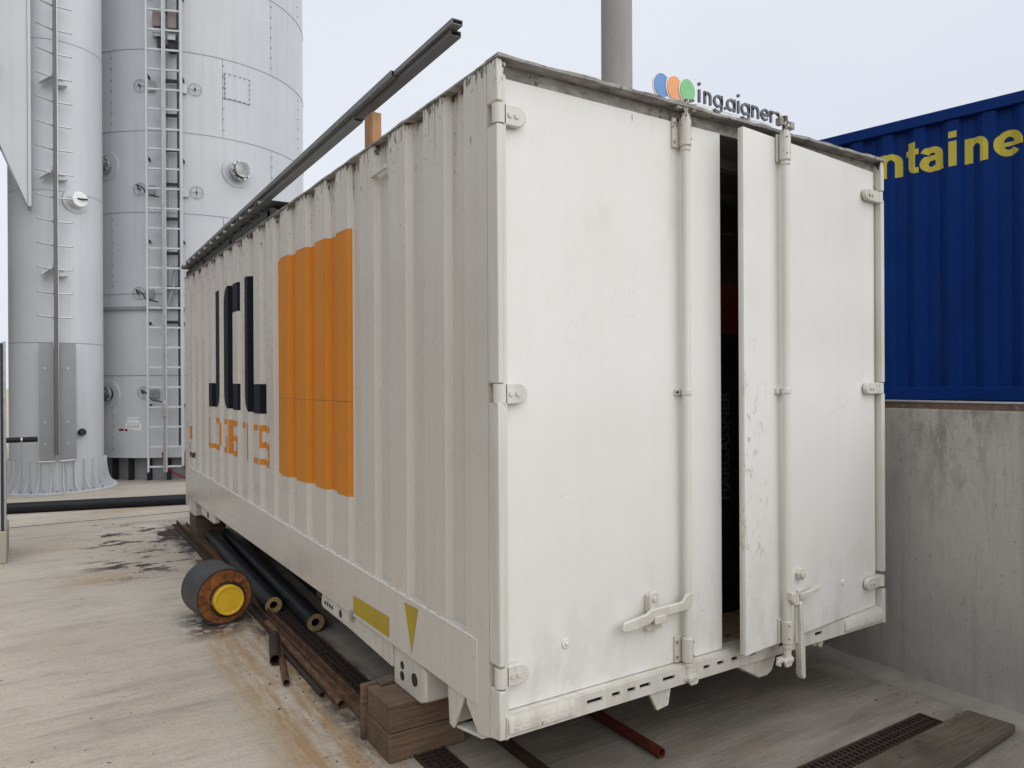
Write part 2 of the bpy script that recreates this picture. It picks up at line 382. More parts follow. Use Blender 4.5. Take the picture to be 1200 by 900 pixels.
# corrugation profile along y: list of (y, x-offset)
DEP = .034
def side_profile():
    pr = [(.252, 0), (.262, DEP), (.420, DEP), (.436, 0)]
    for y in (.819, 1.2, 1.578, 1.948, 2.326, 2.722, 3.087, 3.473, 3.851, 4.211, 4.575, 4.938, 5.294, 5.638, 6.011, 6.36):
        pr += [(y-.19, 0), (y-.165, DEP), (y-.017, DEP), (y, 0)]
    pr += [(6.56, 0)]
    return pr
prof = side_profile()
def skt_top(y): return .258+(y-.17)*.0134
m = MB(); vs = []; n = len(prof)
X0 = .004
for y, d in prof: vs += [(X0+d, y, skt_top(y)-.01), (X0+d, y, 2.457)]
m.add(vs, [(2*i, 2*i+2, 2*i+3, 2*i+1) for i in range(n-1)])
P(m, 'side_wall', bevel=0, smooth=0)
P(MB().box(.046, .06, .27, 6.7, .02, 2.45), 'inner_panel', M_inner, 0)
# post panel at the door end, with the hinge cut-outs
ycut, hz = .075, [(2.216, 2.30), (1.178, 1.252), (.108, .198)]
m = MB(); m.prism([(ycut, -.088), (.161, -.105), (.252, -.02), (.252, 2.457), (ycut, 2.457)], lambda a, b, d: Vector((d, a, b)), 0, .04)
P(m, 'corner_post', bevel=0)
zz = [-.073]+[q for h in sorted(hz) for q in h]+[2.457]
m = MB()
for a in range(0, len(zz), 2):
    z0, z1 = zz[a], zz[a+1]
    if a == 0: m.prism([(.0, -.073), (ycut, -.088), (ycut, z1), (0, z1)], lambda a_, b_, d: Vector((d, a_, b_)), 0, .028)
    else: m.box(0, .028, 0, ycut, z0, z1)
P(m, 'post_edge', M_hard, .005)
P(MB().box(.03, .045, .01, ycut, -.08, 2.45), 'post_core', M_hard, 0)
# skirt (bottom side rail)
P(MB().prism([(.1635, 0), (6.60, .0), (6.60, skt_top(6.6)), (.1635, skt_top(.1635))], lambda a, b, d: Vector((d, a, b)), -.004, .044), 'bottom_rail', bevel=.003)
P(MB().box(.0, .05, 6.56, L, -.1, 2.457), 'corner_post', bevel=.004)
# thin bead where the wall is welded on the rail
m = MB()
for i in range(60):
    y0 = .2+i*.106; m.box(-.0055, .006, y0, y0+random.uniform(.05, .1), skt_top(y0)-.002, skt_top(y0)+random.uniform(.002, .006))
P(m, 'weld_bead', M_door, 0, kind='stuff')
# right side, rear, roof, floor
m = MB(); vs = []
for y, d in prof: vs += [(W-.004-d, y, .2), (W-.004-d, y, 2.457)]
m.add(vs, [(2*i, 2*i+2, 2*i+3, 2*i+1) for i in range(n-1)]); P(m, 'side_wall', bevel=0, smooth=0)
P(MB().box(W-.06, W-.046, .09, 6.7, .02, 2.45), 'inner_panel', M_inner, 0)
P(MB().box(W-.044, W+.002, .32, 6.6, 0, .26), 'bottom_rail', bevel=.003)
P(MB().box(W-.05, W, 6.56, L, -.1, 2.457), 'corner_post', bevel=.004)
P(MB().box(.05, W-.05, 6.72, 6.78, 0, 2.457), 'end_wall', bevel=0)
m = MB(); rv = []; NR = 60
for i in range(NR+1):
    y = .1+i*(6.65/NR); zo = 2.478 if i % 4 in (0, 1) else 2.462
    rv += [(.03, y, zo), (W-.03, y, zo)]
m.add(rv, [(2*i, 2*i+1, 2*i+3, 2*i+2) for i in range(NR)]); P(m, 'roof', M_edge, 0, smooth=20)
P(MB().box(.05, W-.05, .1, 6.72, 2.425, 2.432), 'ceiling', M_inner, 0)
m = MB()
for k in range(12): m.box(.07, W-.07, .35+k*.5, .40+k*.5, 2.375, 2.424)
P(m, 'roof_bow', M_plaster, 0)
P(MB().box(.06, W-.06, .095, 6.7, -.03, .012), 'floor', M_plyw, 0)
m = MB()
for k in range(14): MB().box(.22, W-.22, .42+k*.46, .47+k*.46, -.12, -.031).build('cross_member', M_dark, cont, .002)
m = MB()
for xx in (.78, 1.62): P(MB().box(xx, xx+.10, .34, 6.5, -.15, -.121), 'underframe_beam', M_dark, .003)
# worn roof edges: slightly bent strips
def strip(name, a, b, wv, hv_, segs, mat, amp):
    a = Vector(a); b = Vector(b); vs = []; m = MB(); d = (b-a)
    for i in range(segs+1):
        p = a+d*i/segs; dz = random.uniform(-amp, amp); dw = random.uniform(-amp, amp)*1.2
        wv_ = Vector(wv)
        o = wv_.normalized()*(-dw)
        vs += [p+o+Vector((0, 0, dz*.3)), p+wv_+Vector((0, 0, dz*.3)), p+wv_+Vector((0, 0, hv_+dz*.5)), p+o+Vector((0, 0, hv_+dz))]
    fs = [(4*i+j, 4*i+4+j, 4*i+4+(j+1) % 4, 4*i+(j+1) % 4) for i in range(segs) for j in range(4)]+[(0, 1, 2, 3), (4*segs, 4*segs+3, 4*segs+2, 4*segs+1)]
    return P(m.add(vs, fs), name, mat, 0, smooth=30)
strip('top_rail', (-.003, .02, 2.4585), (-.003, L, 2.4585), (.057, 0, 0), .009, 90, M_edge, .0018)
strip('top_rail', (W-.05, .1, 2.4585), (W-.05, L, 2.4585), (.056, 0, 0), .012, 60, M_edge, .0018)
strip('header_lip', (0.0, -.012, 2.4595), (W+.002, -.012, 2.4595), (0, .1, 0), .013, 44, M_edge, .0035)
P(MB().box(.029, W-.029, .052, .1, 2.405, 2.458), 'door_header', M_edge, .002)
# right post (inner face seen through the door recess)
m = MB()
zz = [-.075]+[q for h in sorted([(2.247, 2.298), (1.185, 1.247), (.111, .206)]) for q in h]+[2.458]
for a in range(0, len(zz), 2): m.box(W-.03, W, 0, .06, zz[a], zz[a+1])
m.box(W-.028, W-.002, .06, .32, -.072, 2.456)
P(m, 'corner_post', M_hard, .003)
# bottom rail of the door end with its slots
slots = [(.448, .04), (.56, .022), (.643, .022), (.719, .03), (.858, .036), (1.09, .02), (1.18, .022), (1.275, .022), (1.40, .02), (1.62, .03), (1.75, .03), (1.9, .03)]
m = MB(); m.box(.029, W-.031, .0, .012, -.017, .009); m.box(.029, W-.031, .0, .012, -.07, -.034)
xe = .029
for cx, hw in slots: m.box(xe, cx-hw, .0, .012, -.034, -.017); xe = cx+hw
m.box(xe, W-.031, 0, .012, -.034, -.017)
P(m, 'sill', M_hard, 0)
P(MB().box(.03, W-.03, .03, .09, -.068, .0085), 'sill_core', M_dark, 0)
P(MB().box(.03, W-.03, .012, .094, .0095, .0118), 'threshold', M_hard, 0)
# step treads
def tread(x0, x1):
    o = P(MB().prism([(-.012, -.052), (-.012, -.02), (.0, .0085), (.0, -.052)], lambda a, b, d: Vector((d, a, b)), x0, x1), 'step', M_hard, .002)
    m = MB()
    for k in range(7):
        xx = x0+.02+k*(x1-x0-.04)/6.5
        m.box(xx, xx+.026, -.0138, -.0115, -.040, -.034); m.box(xx+.01, xx+.034, -.0125, -.011, -.027, -.022)
    P(m, 'grip', M_hard, 0, parent=o, kind='stuff')
tread(.035, .345); tread(2.12, 2.465)
# feet below the sill
P(MB().prism([(.755, -.0705), (.882, -.0705), (.865, -.148), (.80, -.156)], lambda a, b, d: Vector((a, d, b)), .012, .03), 'foot', M_hard, .002)
P(MB().prism([(1.30, -.0705), (1.60, -.0705), (1.565, -.15), (1.53, -.165), (1.47, -.165)], lambda a, b, d: Vector((a, d, b)), .02, .14), 'foot', M_hard, .006)
m = MB().box(1.95, 2.02, .06, .10, -.12, -.071); m.cyl((1.985, .045, -.105), (1.985, .06, -.105), .022, n=6); P(m, 'foot', M_hard, .002)
# corner castings, bracket and lower rail on the long side
cc = MB(); y0, y1, z0, z1 = .645, .995, -.19, .0
cc.prism([(y0, -.03), (y0, -.165), (y0+.06, z0), (y1, z0), (y1, -.004), (y0+.1, -.004)], lambda a, b, d: Vector((d, a, b)), .012, .16)
cast = P(cc, 'corner_casting', M_hard, .008)
m = MB()
m.lathe((.0095, .76, -.10), (.02, .76, -.10), [(0, .030), (.002, .030)], 20)
P(m, 'casting_hole', M_dark, 0, parent=cast)
m = MB(); m.lathe((.0095, .895, -.075), (.02, .895, -.075), [(0, .019), (.002, .019)], 16); P(m, 'casting_hole', M_dark, 0, parent=cast)
m = MB(); m.lathe((.0095, .895, -.125), (.02, .895, -.125), [(0, .022), (.002, .022)], 16); P(m, 'casting_hole', M_dark, 0, parent=cast)
m = MB()
m.add([], []); T = lambda a, b, d: Vector((d, a, b))
m.prism([(.43, -.006), (.285, -.006), (.365, -.150), (.38, -.172), (.415, -.166)], T, .008, .02)
m.prism([(.43, -.006), (.418, -.006), (.405, -.166), (.415, -.166)], T, .0205, .12)
m.prism([(.378, -.172), (.37, -.158), (.168, -.122), (.166, -.136)], T, .0205, .13)
P(m, 'lashing_bracket', M_hard, .002)
for yy, ww in ((1.01, 1.04),):
    m = MB(); m.prism([(1.0, -.006), (2.03, -.006), (2.05, -.02), (2.05, -.075), (2.02, -.085), (1.6, -.09), (1.0, -.115)], T, .006, .03)
    lr = P(m, 'lower_rail', M_hard, .003)
    for k, (hy, hr) in enumerate(((1.98, .012), (1.94, .012), (1.90, .012), (1.86, .012), (1.72, .022))):
        P(MB().lathe((.0035, hy, -.045), (.01, hy, -.045), [(0, hr), (.002, hr)], 12), 'pin_hole', M_dark, 0, parent=lr)
P(MB().box(-.012, -.0045, 1.50, 1.53, -.03, .03), 'catch', M_galv, .002)
m = MB(); m.prism([(5.2, -.006), (5.9, -.006), (5.9, -.07), (5.85, -.09), (5.25, -.09), (5.2, -.075)], T, .006, .05)
lr = P(m, 'lower_rail', M_hard, .003)
P(MB().box(.0035, .0055, 5.5, 5.58, -.07, -.025), 'pin_hole', M_dark, 0, parent=lr)
cc2 = MB().box(.01, .16, 6.3, 6.62, -.17, -.004); P(cc2, 'corner_casting', M_hard, .008)
for xx in (W-.17,):
    P(MB().box(xx, W-.012, .645, .995, -.19, -.032), 'corner_casting', M_hard, .008)
    P(MB().box(xx, W-.012, 6.3, 6.62, -.17, -.032), 'corner_casting', M_hard, .008)
# small ledge on the wall
P(MB().prism([(1.03, 2.30), (1.22, 2.295), (1.22, 2.315), (1.03, 2.322)], T, -.006, .01), 'rain_ledge', M_hard, .002)

# ---- doors
def hingepart(parent, F, z, leafw, hh, right=False):
    # leaf: rounded plate lying on the door, knuckle at the post edge
    poly = [(-.012, -hh/2), (leafw-hh/2, -hh/2)]+[(leafw-hh/2+math.cos(a)*hh/2, math.sin(a)*hh/2) for a in [R(-90+k*22.5) for k in range(1, 8)]]+[(leafw-hh/2, hh/2), (-.012, hh/2)]
    m = MB().prism(poly, lambda a, b, d: F(a, d, z+b), .006, .030)
    h = P(m, 'hinge', M_hard, .004, parent=parent)
    m = MB().cyl(F(*(-.012, .016), z-hh/2+.002), F(-.012, .016, z+hh/2-.002), .025, n=20)
    m.build('hinge_pin', M_hard, parent)
    m = MB()
    for a in (leafw-.045, leafw-.075): m.cyl(F(a, .030, z), F(a, .036, z), .011, n=6)
    m.build('hinge_bolt', M_hard, parent, .001)
def build_door(F, width, handed):
    d = P(MB().box(0, width, -.030 if handed else -.045, 0, .014, 2.405, lambda a, b, z: F(a, b, z)), 'door', M_door, .003)
    P(MB().box(width+.0005, width+.005, -.026, -.010, .02, 2.40, lambda a, b, z: F(a, b, z)), 'gasket', M_hard if handed else M_hard, 0, parent=d)
    ra = width-.262 if not handed else width-.278
    rod = MB().cyl(F(ra, .036, -.06), F(ra, .036, 2.40), .0185, n=20)
    rod.build('lock_rod', M_rod, d)
    # guide brackets: sleeve with flange plate
    def sleeve(z0, z1):
        m = MB().cyl(F(ra, .036, z0), F(ra, .036, z1), .0262, n=20)
        m.cyl(F(ra, .036, z0-.022), F(ra, .036, z0-.006), .0225, n=20)
        m.build('rod_bracket', M_hard, d, .003)
        P(MB().box(ra-.052, ra+.028, 0, .012, z0-.004, z1+.004, F), 'bracket_plate', M_hard, .002, parent=d)
        for zz_ in (z0+.02, z1-.02): MB().cyl(F(ra-.042, .012, zz_), F(ra-.042, .018, zz_), .007, n=8).build('rivet', M_galv, d)
        for zz_ in (z0+.028, z1-.018):
            MB().cyl(F(ra+.016, .0555, zz_), F(ra+.016, .0585, zz_), .0035, n=8).build('rivet', M_dark, d)
    sleeve(2.292, 2.414); sleeve(.022, .128)
    m = MB().box(ra-.042, ra+.04, .0, .014, 1.195, 1.222, F)
    m.cyl(F(ra, .036, 1.197), F(ra, .036, 1.22), .0235, n=18); m.build('rod_clamp', M_hard, d, .002)
    MB().cyl(F(ra-.036, .014, 1.209), F(ra-.036, .02, 1.209), .006, n=8).build('rivet', M_dark, d)
    # lower cam with teeth
    m = MB().prism([(-.03, .0), (.055, .0), (.06, .02), (.03, .05), (-.01, .055), (-.03, .03)], lambda a, b, z: F(ra+a, .01+b, z), -.058, -.040)
    m.prism([(-.01, -.032), (.03, -.032), (.05, -.05), (.04, -.078), (.0, -.08), (-.015, -.06)], lambda a, b, q: F(ra+a, q, b), .045, .058)
    m.prism([(.035, -.038), (.07, -.05), (.075, -.068), (.05, -.08), (.03, -.06)], lambda a, b, q: F(ra+a, q, b), .02, .034)
    m.build('lock_cam', M_hard, d, .003)
    # upper cam and keeper above the lip
    m = MB().cyl(F(ra, .036, 2.40), F(ra, .036, 2.43), .0225, n=18); m.cyl(F(ra, .036, 2.43), F(ra, .036, 2.50), .013, n=12)
    m.prism([(-.052, 2.458), (-.02, 2.452), (.03, 2.458), (.055, 2.468), (.06, 2.475), (.045, 2.475), (.0, 2.468), (-.045, 2.468)], lambda a, b, q: F(ra+a, q, b), .03, .044)
    m.prism([(-.042, 2.482), (-.01, 2.480), (.03, 2.490), (.064, 2.504), (.058, 2.512), (.02, 2.504), (-.03, 2.494)], lambda a, b, q: F(ra+a, q, b), .02, .034)
    m.build('lock_cam', M_hard, d, .002)
    MB().box(ra-.062, ra-.03, .022, .05, 2.446, 2.480, F).build('keeper', M_edge, d, .003); MB().box(ra+.03, ra+.058, .022, .05, 2.448, 2.482, F).build('keeper', M_edge, d, .003)
    return d, ra
F1 = lambda a, b, z: Vector((.033+a, .040-b, z))
d1, ra1 = build_door(F1, 1.205, False)
th = R(5.6); hx, hy = 2.462, .036
U = Vector((-math.cos(th), -math.sin(th), 0)); N = Vector((math.sin(th), -math.cos(th), 0)); H0 = Vector((hx, hy, 0))
F2 = lambda a, b, z: H0+U*a+N*b+Vector((0, 0, z))
d2, ra2 = build_door(F2, 1.215, True)
for z in (2.258, 1.213, .153): hingepart(d1, F1, z, .105, .078)
for z in (2.262, 1.215, .157): hingepart(d2, F2, z, .15, .062)
# closed handle on the left door
m = MB()
hp = [(.59-.033, .222), (.585-.033, .24), (.595-.033, .262), (.72-.033, .278), (.745-.033, .292), (.93-.033, .296), (.955-.033, .325), (.985-.033, .332), (.995-.033, .315), (.985-.033, .275), (.955-.033, .255), (.77-.033, .25), (.74-.033, .235), (.66-.033, .22)]
m.prism([(a, b) for a, b in hp], lambda a, b, q: F1(a, q, b), .040, .056); m.build('handle', M_hard, d1, .005)
m = MB(); catx = .775-.033
m.prism([(-.025, -.01), (-.025, .085), (-.012, .10), (.012, .10), (.025, .085), (.025, -.01)], lambda a, b, q: F1(catx+a, q, .262+b), .028, .042)
m.box(catx-.022, catx+.022, 0, .03, .27, .345, F1)
m.build('handle_catch', M_hard, d1, .005)
MB().cyl(F1(catx, .042, .33), F1(catx, .05, .33), .012, n=12).build('catch_bolt', M_hard, d1, .002)
MB().box(catx-.03, catx+.055, .0, .03, .195, .228, F1).build('handle_retainer', M_hard, d1, .002)
MB().box(catx-.018, catx+.05, .056, .064, .228, .262, F1).build('handle_retainer', M_hard, d1, .003)
m = MB().cyl(F1(.30, 0, .216), F1(.30, .006, .216), .020, n=14); m.cyl(F1(.30, .006, .216), F1(.30, .012, .216), .008, n=10); m.build('rope_ring', M_door, d1, .002)
# open, hanging handle on the right door
m = MB()
m.prism([(.018, .27), (-.022, .262), (-.045, .235), (-.045, .20), (-.005, .205), (.018, .232)], lambda a, b, q: F2(ra2+a, q, b), .045, .075)
m.build('handle_hub', M_hard, d2, .004)
m = MB()
m.prism([(-.062, .215), (-.044, .215), (-.042, .13), (-.05, .11), (-.048, .02), (-.055, -.13), (-.072, -.155), (-.088, -.145), (-.084, .02), (-.074, .11), (-.068, .13)], lambda a, b, q: F2(ra2+a, q, b), .045, .080)
m.build('handle', M_hard, d2, .005)
MB().box(ra2-.05, ra2-.036, .05, .06, .02, .205, F2).build('handle_link', M_hard, d2, .002)
m = MB().prism([(.03*math.cos(R(60*k+15)), .03*math.sin(R(60*k+15))) for k in range(6)], lambda a, b, q: F2(.782+a, q, .318+b), 0, .022)
m.cyl(F2(.782, .022, .315), F2(.782, .034, .315), .017, n=14); m.build('catch_bolt', M_hard, d2, .003)
m = MB().box(.735, .80, 0, .012, .205, .24, F2); m.prism([(.79, .01), (.74, .03), (.675, .045), (.675, .057), (.745, .045), (.795, .022)], lambda a, b, q: F2(a, b, q+(.79-a)*.25), .20, .225)
m.build('handle_retainer', M_hard, d2, .002)
MB().cyl(F2(.355, 0, .203), F2(.355, .006, .203), .014, n=12).build('rope_ring', M_door, d2, .002)

# ---- print on the corrugated side: polygons draped over the profile
def clip(poly, a, keep_ge):
    o = []
    for i in range(len(poly)):
        p, q = poly[i], poly[(i+1) % len(poly)]
        pi = (p[0] >= a) == keep_ge or p[0] == a; qi = (q[0] >= a) == keep_ge or q[0] == a
        if pi: o.append(p)
        if pi != qi:
            t = (a-p[0])/(q[0]-p[0]); o.append((a, p[1]+t*(q[1]-p[1])))
    return o
def drape(polys, prof, fn, m=None):
    m = m or MB()
    for poly in polys:
        for (s0, d0), (s1, d1_) in zip(prof[:-1], prof[1:]):
            c = clip(clip(poly, s0, True), s1, False)
            c2 = [c[i] for i in range(len(c)) if (abs(c[i][0]-c[i-1][0])+abs(c[i][1]-c[i-1][1])) > 1e-6]
            if len(c2) < 3: continue
            vs = [fn(s, d0+(d1_-d0)*(s-s0)/(s1-s0), z) for s, z in c2]
            m.add(vs, [tuple(range(len(vs)))])
    return m
fs_ = lambda s, d, z: Vector((X0+d-.0015, s, z))
def quad(y0, y1, z0, z1): return [(y0, z0), (y1, z0), (y1, z1), (y0, z1)]
P(drape([[(1.565, .634), (3.07, .619), (3.07, 2.138), (1.565, 2.104)]], prof, fs_), 'orange_square', M_orange, 0, smooth=0)
P(drape([quad(1.565, 3.07, 1.154, 1.1572)], prof, lambda s, d, z: fs_(s, d-.0012, z)), 'square_joint', M_orange_d, 0, smooth=0)
def arc(cy, cz, r, a0, a1, n=6): return [(cy+r*math.cos(R(a0+(a1-a0)*k/n)), cz+r*math.sin(R(a0+(a1-a0)*k/n))) for k in range(n+1)]
# in the photograph +y runs to the left, so a letter's left side has the larger y
zt, zb = 2.13, 1.04
J = [[(4.945, zt), (5.108, zt), (5.108, 1.268), (4.945, 1.268)], quad(5.108, 5.447, zb, 1.268), [(5.108, 1.268), (5.108, zb)]+arc(5.085, zb+.14, .14, 270, 180)+[(4.945, 1.268)]]
Cc = [quad(4.555, 4.745, 1.26, 1.90), [(4.555, 1.90), (4.745, 1.90)]+arc(4.60, zt-.145, .145, 0, 90)+[(4.555, zt)],
      [(4.745, 1.26), (4.555, 1.26), (4.555, zb)]+arc(4.60, zb+.145, .145, 270, 360), quad(4.20, 4.555, 1.875, zt-.01), quad(4.20, 4.555, zb-.005, 1.26)]
Lc = [quad(3.80, 3.95, 1.255, zt-.005), quad(3.285, 3.80, zb-.012, 1.255), [(3.95, 1.255), (3.80, 1.255), (3.80, zb-.012)]+arc(3.81, zb+.128, .14, 270, 360)]
for nm, pl in (('letter_j', J), ('letter_c', Cc), ('letter_l', Lc)):
    P(drape(pl, prof, fs_), nm, M_navy, 0, smooth=0)
# LOGISTICS in orange outline letters
def box_letter(ch, yl, w, z0, z1, v=.032, t=.044):
    yr = yl-w; h = z1-z0; r = .05
    Lf = [quad(yl-v, yl, z0, z1)]; Rt = [quad(yr, yr+v, z0, z1)]
    top = [quad(yr, yl, z1-t, z1)]; bot = [quad(yr, yl, z0, z0+t)]; mid = [quad(yr, yl, z0+h/2-t/2, z0+h/2+t/2)]
    lt = [quad(yl-v, yl, z0+h/2, z1)]; rb = [quad(yr, yr+v, z0, z0+h/2)]
    return {'L': Lf+bot, 'O': [quad(yl-v, yl, z0+t, z1-t), quad(yr, yr+v, z0+t, z1-t)]+[quad(yr+.03, yl-.03, z1-t, z1), quad(yr+.03, yl-.03, z0, z0+t)],
            'G': [quad(yl-v, yl, z0+t, z1-t)]+[quad(yr, yl-.03, z1-t, z1), quad(yr, yl-.03, z0, z0+t)]+rb, 'I': Lf,
            'S': [quad(yl-v, yl, z0+h/2, z1-.03), quad(yr, yr+v, z0+.03, z0+h/2)]+top+bot+mid, 'T': top+[quad(yl-w/2-v/2, yl-w/2+v/2, z0, z1-t)],
            'C': [quad(yl-v, yl, z0+.04, z1-.04), quad(yr, yl-.02, z1-t, z1), quad(yr, yl-.02, z0, z0+t)]}[ch]
yl = 5.46
for ch in 'LOGISTICS':
    wd = .052 if ch == 'I' else .236
    last = yl-wd < 3.3
    m = MB()
    for j, q_ in enumerate(box_letter(ch, yl+(.008 if last else 0), wd+(.045 if last else 0), .64, .94)):
        drape([q_], prof, lambda s_, d, z, j=j: Vector((X0+d-.0015-.0003*j, s_, z)), m)
    P(m, 'letter_'+ch.lower(), M_orange, 0, smooth=0)
    yl -= wd+.0563

def text_mesh(body, size=1, offset=0.0, shear=0):
    cu = bpy.data.curves.new('t', 'FONT'); cu.body = body; cu.size = size; cu.offset = offset; cu.fill_mode = 'FRONT'; cu.resolution_u = 4; cu.shear = shear
    o = bpy.data.objects.new('t', cu); C.objects.link(o)
    dg = bpy.context.evaluated_depsgraph_get(); me = bpy.data.meshes.new_from_object(o.evaluated_get(dg))
    me.calc_loop_triangles()
    tris = [[(me.vertices[i].co.x, me.vertices[i].co.y) for i in t.vertices] for t in me.loop_triangles]
    bpy.data.objects.remove(o); bpy.data.curves.remove(cu); bpy.data.meshes.remove(me)
    return tris
def bb(tr):
    xs = [p[0] for t in tr for p in t]; ys = [p[1] for t in tr for p in t]; return min(xs), max(xs), min(ys), max(ys)
# small lettering near the far end
tr = text_mesh('TARE 2900', .07)
P(drape([[(6.62-p[0]*.8, p[1]+.55) for p in t] for t in text_mesh('JCL', .085, .004)], prof, fs_), 'small_lettering', M_navy, 0, smooth=0)
P(drape([[(6.56-p[0]*.8, p[1]+.46) for p in t] for t in text_mesh('745 0128', .075, .003)], prof, fs_), 'small_lettering', M_navy, 0, smooth=0)
P(drape([quad(6.40, 6.54, .66, .80)], prof, fs_), 'small_orange_mark', M_orange, 0, smooth=0)
# reflective tape
P(MB().add([(-.0052, 1.012, .024), (-.0052, 1.492, .021), (-.0052, 1.492, .115), (-.0052, 1.012, .124)], [(0, 1, 2, 3)]), 'reflective_tape', M_yellow_tape, 0, smooth=0)
P(MB().add([(-.0052, .834, .240), (-.0052, .686, .243), (-.0052, .756, .027)], [(0, 1, 2)]), 'marking_triangle', M_yellow_tape, 0, smooth=0)

# ---- inside: boiler cabinet
boil = thing('boiler', 'dark boiler cabinet with red upper panel behind the ajar door', 'boiler', (1.78, .8, .012))
MB().box(1.45, 2.12, .40, 1.3, .013, 1.50).build('cabinet', M_boiler, boil, .01)
MB().box(1.45, 2.12, .40, 1.3, 1.503, 1.78).build('upper_panel', M_dred, boil, .01)
MB().box(1.60, 1.74, .39, .399, 1.36, 1.46).build('display', M_dark, boil, .003)
m = MB()
for t in text_mesh('HARGASSNER', .12, .003):
    m.add([(1.70-p[1]*.9, .396, .62+p[0]*.78) for p in t], [(0, 1, 2)])
m.build('lettering', M_boilertxt, boil, smooth=0)
tag(MB().tube([(1.1, .55, 2.07), (2.4, .75, 2.16)], .012).build('conduit', M_galv), 'thin bright conduit crossing high up inside the door gap', 'pipe')

# ------------------------------------------------------------------ timbers under the container
def timber(x0, x1, y0, y1, z0, z1, label, mat=None, grp='timber blocks carrying the container'):
    j = lambda: random.uniform(-.003, .003)
    o = MB().box(x0, x1, y0, y1, z0, z1).build('timber_block', mat or M_timber, None, .006)
    return tag(o, label, 'timber', grp)
timber(-.116, .272, .757, 1.03, GZ, -.322, 'lower timber block under the near left corner of the container', M_timber)
timber(-.112, .255, .762, 1.028, -.320, -.191, 'upper timber block under the near left corner fitting')
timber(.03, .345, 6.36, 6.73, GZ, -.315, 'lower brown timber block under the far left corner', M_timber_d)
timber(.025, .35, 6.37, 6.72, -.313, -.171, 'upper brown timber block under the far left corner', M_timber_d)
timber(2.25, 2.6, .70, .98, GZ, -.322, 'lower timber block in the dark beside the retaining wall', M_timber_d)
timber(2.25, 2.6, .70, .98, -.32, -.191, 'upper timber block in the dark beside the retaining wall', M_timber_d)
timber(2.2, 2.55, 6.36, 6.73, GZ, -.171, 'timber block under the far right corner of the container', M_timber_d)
o = MB().prism([(-.06, -.1905), (.02, -.1905), (.02, -.165), (-.06, -.178)], lambda a, b, d: Vector((a, d, b)), .985, 1.045).build('wooden_wedge', M_timber_d, None, .003)
tag(o, 'small wooden wedge lying on the near timber block', 'wedge')
o = MB().box(-.135, .10, 1.036, 1.064, GZ, -.186).build('wooden_board', M_timber, None, .004); tag(o, 'thin upright board behind the near timber blocks', 'board')

# ------------------------------------------------------------------ drains
def grate(name, x0, x1, y0, y1, label, cell=.033):
    g_ = thing(name, label, 'grate', ((x0+x1)/2, (y0+y1)/2, GZ))
    z = GZ+.012
    m = MB(); e = .012
    m.box(x0, x1, y0, y0+e, GZ-.0, z); m.box(x0, x1, y1-e, y1, GZ, z)
    m.box(x0, x0+e, y0+e, y1-e, GZ, z); m.box(x1-e, x1, y0+e, y1-e, GZ, z)
    m.build('frame', M_rust_d, g_)
    MB().box(x0+e, x1-e, y0+e, y1-e, GZ+.0005, GZ+.002).build('channel', M_dark, g_)
    m = MB(); nx = round((x1-x0-2*e)/cell); ny = round((y1-y0-2*e)/cell)
    for i in range(1, nx):
        x = x0+e+(x1-x0-2*e)*i/nx; m.box(x-.0045, x+.0045, y0+e, y1-e, GZ+.003, z-.001)
    for j in range(1, ny):
        y = y0+e+(y1-y0-2*e)*j/ny; m.box(x0+e, x1-e, y-.004, y+.004, GZ+.0035, z-.003)
    m.build('mesh_bars', M_rust_d, g_, kind='stuff', smooth=0)
    return g_
for k, (a, b) in enumerate(((.25, 1.25), (1.252, 2.25), (2.252, 3.25), (3.252, 4.25), (4.252, 5.25), (5.252, 6.2))):
    grate('drain_grate', .002, .158, a, b, ['drain grate poking out in front of the near timber blocks', 'drain grate between the near timber blocks and the insulated pipe ends',
          'drain grate beneath the near ends of the insulated pipes', 'drain grate beside the yellow capped pipe offcut', 'drain grate under the middle of the insulated pipes', 'drain grate before the far timber blocks'][k])['group'] = 'drain grates in line under the container edge'
grate('drain_grate', 1.36, 2.348, -.432, -.266, 'black mesh drain grate in the open floor next to the dirty board')['group'] = 'drain grates in the right foreground'
grate('drain_grate', .36, 1.357, -.432, -.266, 'black mesh drain grate running out of the photo at the bottom edge')['group'] = 'drain grates in the right foreground'
# cover board
bd = MB().prism([(1.45, -.70), (2.52, -.635), (2.50, -.425), (1.45, -.44)], lambda a, b, d: Vector((a, b, d)), GZ+.012, GZ+.05)
tag(bd.build('cover_board', M_board, None, .006), 'thick dirty brown board beside the mesh grate near the wall', 'board')
mh = MB().lathe((-.09, 6.95, GZ), (-.09, 6.95, 0), [(0, .19), (.006, .19), (.006, .165), (.004, .165), (.004, .001)], 28)
tag(mh.build('manhole_cover', M_rust_d), 'round dark cover in the concrete by the far timber blocks', 'cover')

# ------------------------------------------------------------------ retaining wall
wx = lambda y: 2.700+.052*y
wall = thing('retaining_wall', 'grey concrete retaining wall right of the white container', 'wall', (wx(0), 0, GZ))
Fw = lambda a, y, z: Vector((wx(y)+a, y, z))
MB().box(0, .18, -14, 9.2, GZ-.1, 1.10, Fw).build('wall_body', M_wall, wall, .008)
MB().box(-.004, .11, -14, 9.2, 1.134, 1.143, Fw).build('cap_rail', M_galv, wall, .002)
MB().box(.004, .17, -14, 9.2, 1.1, 1.133, Fw).build('cap_bedding', M_capbrown, wall, 0)
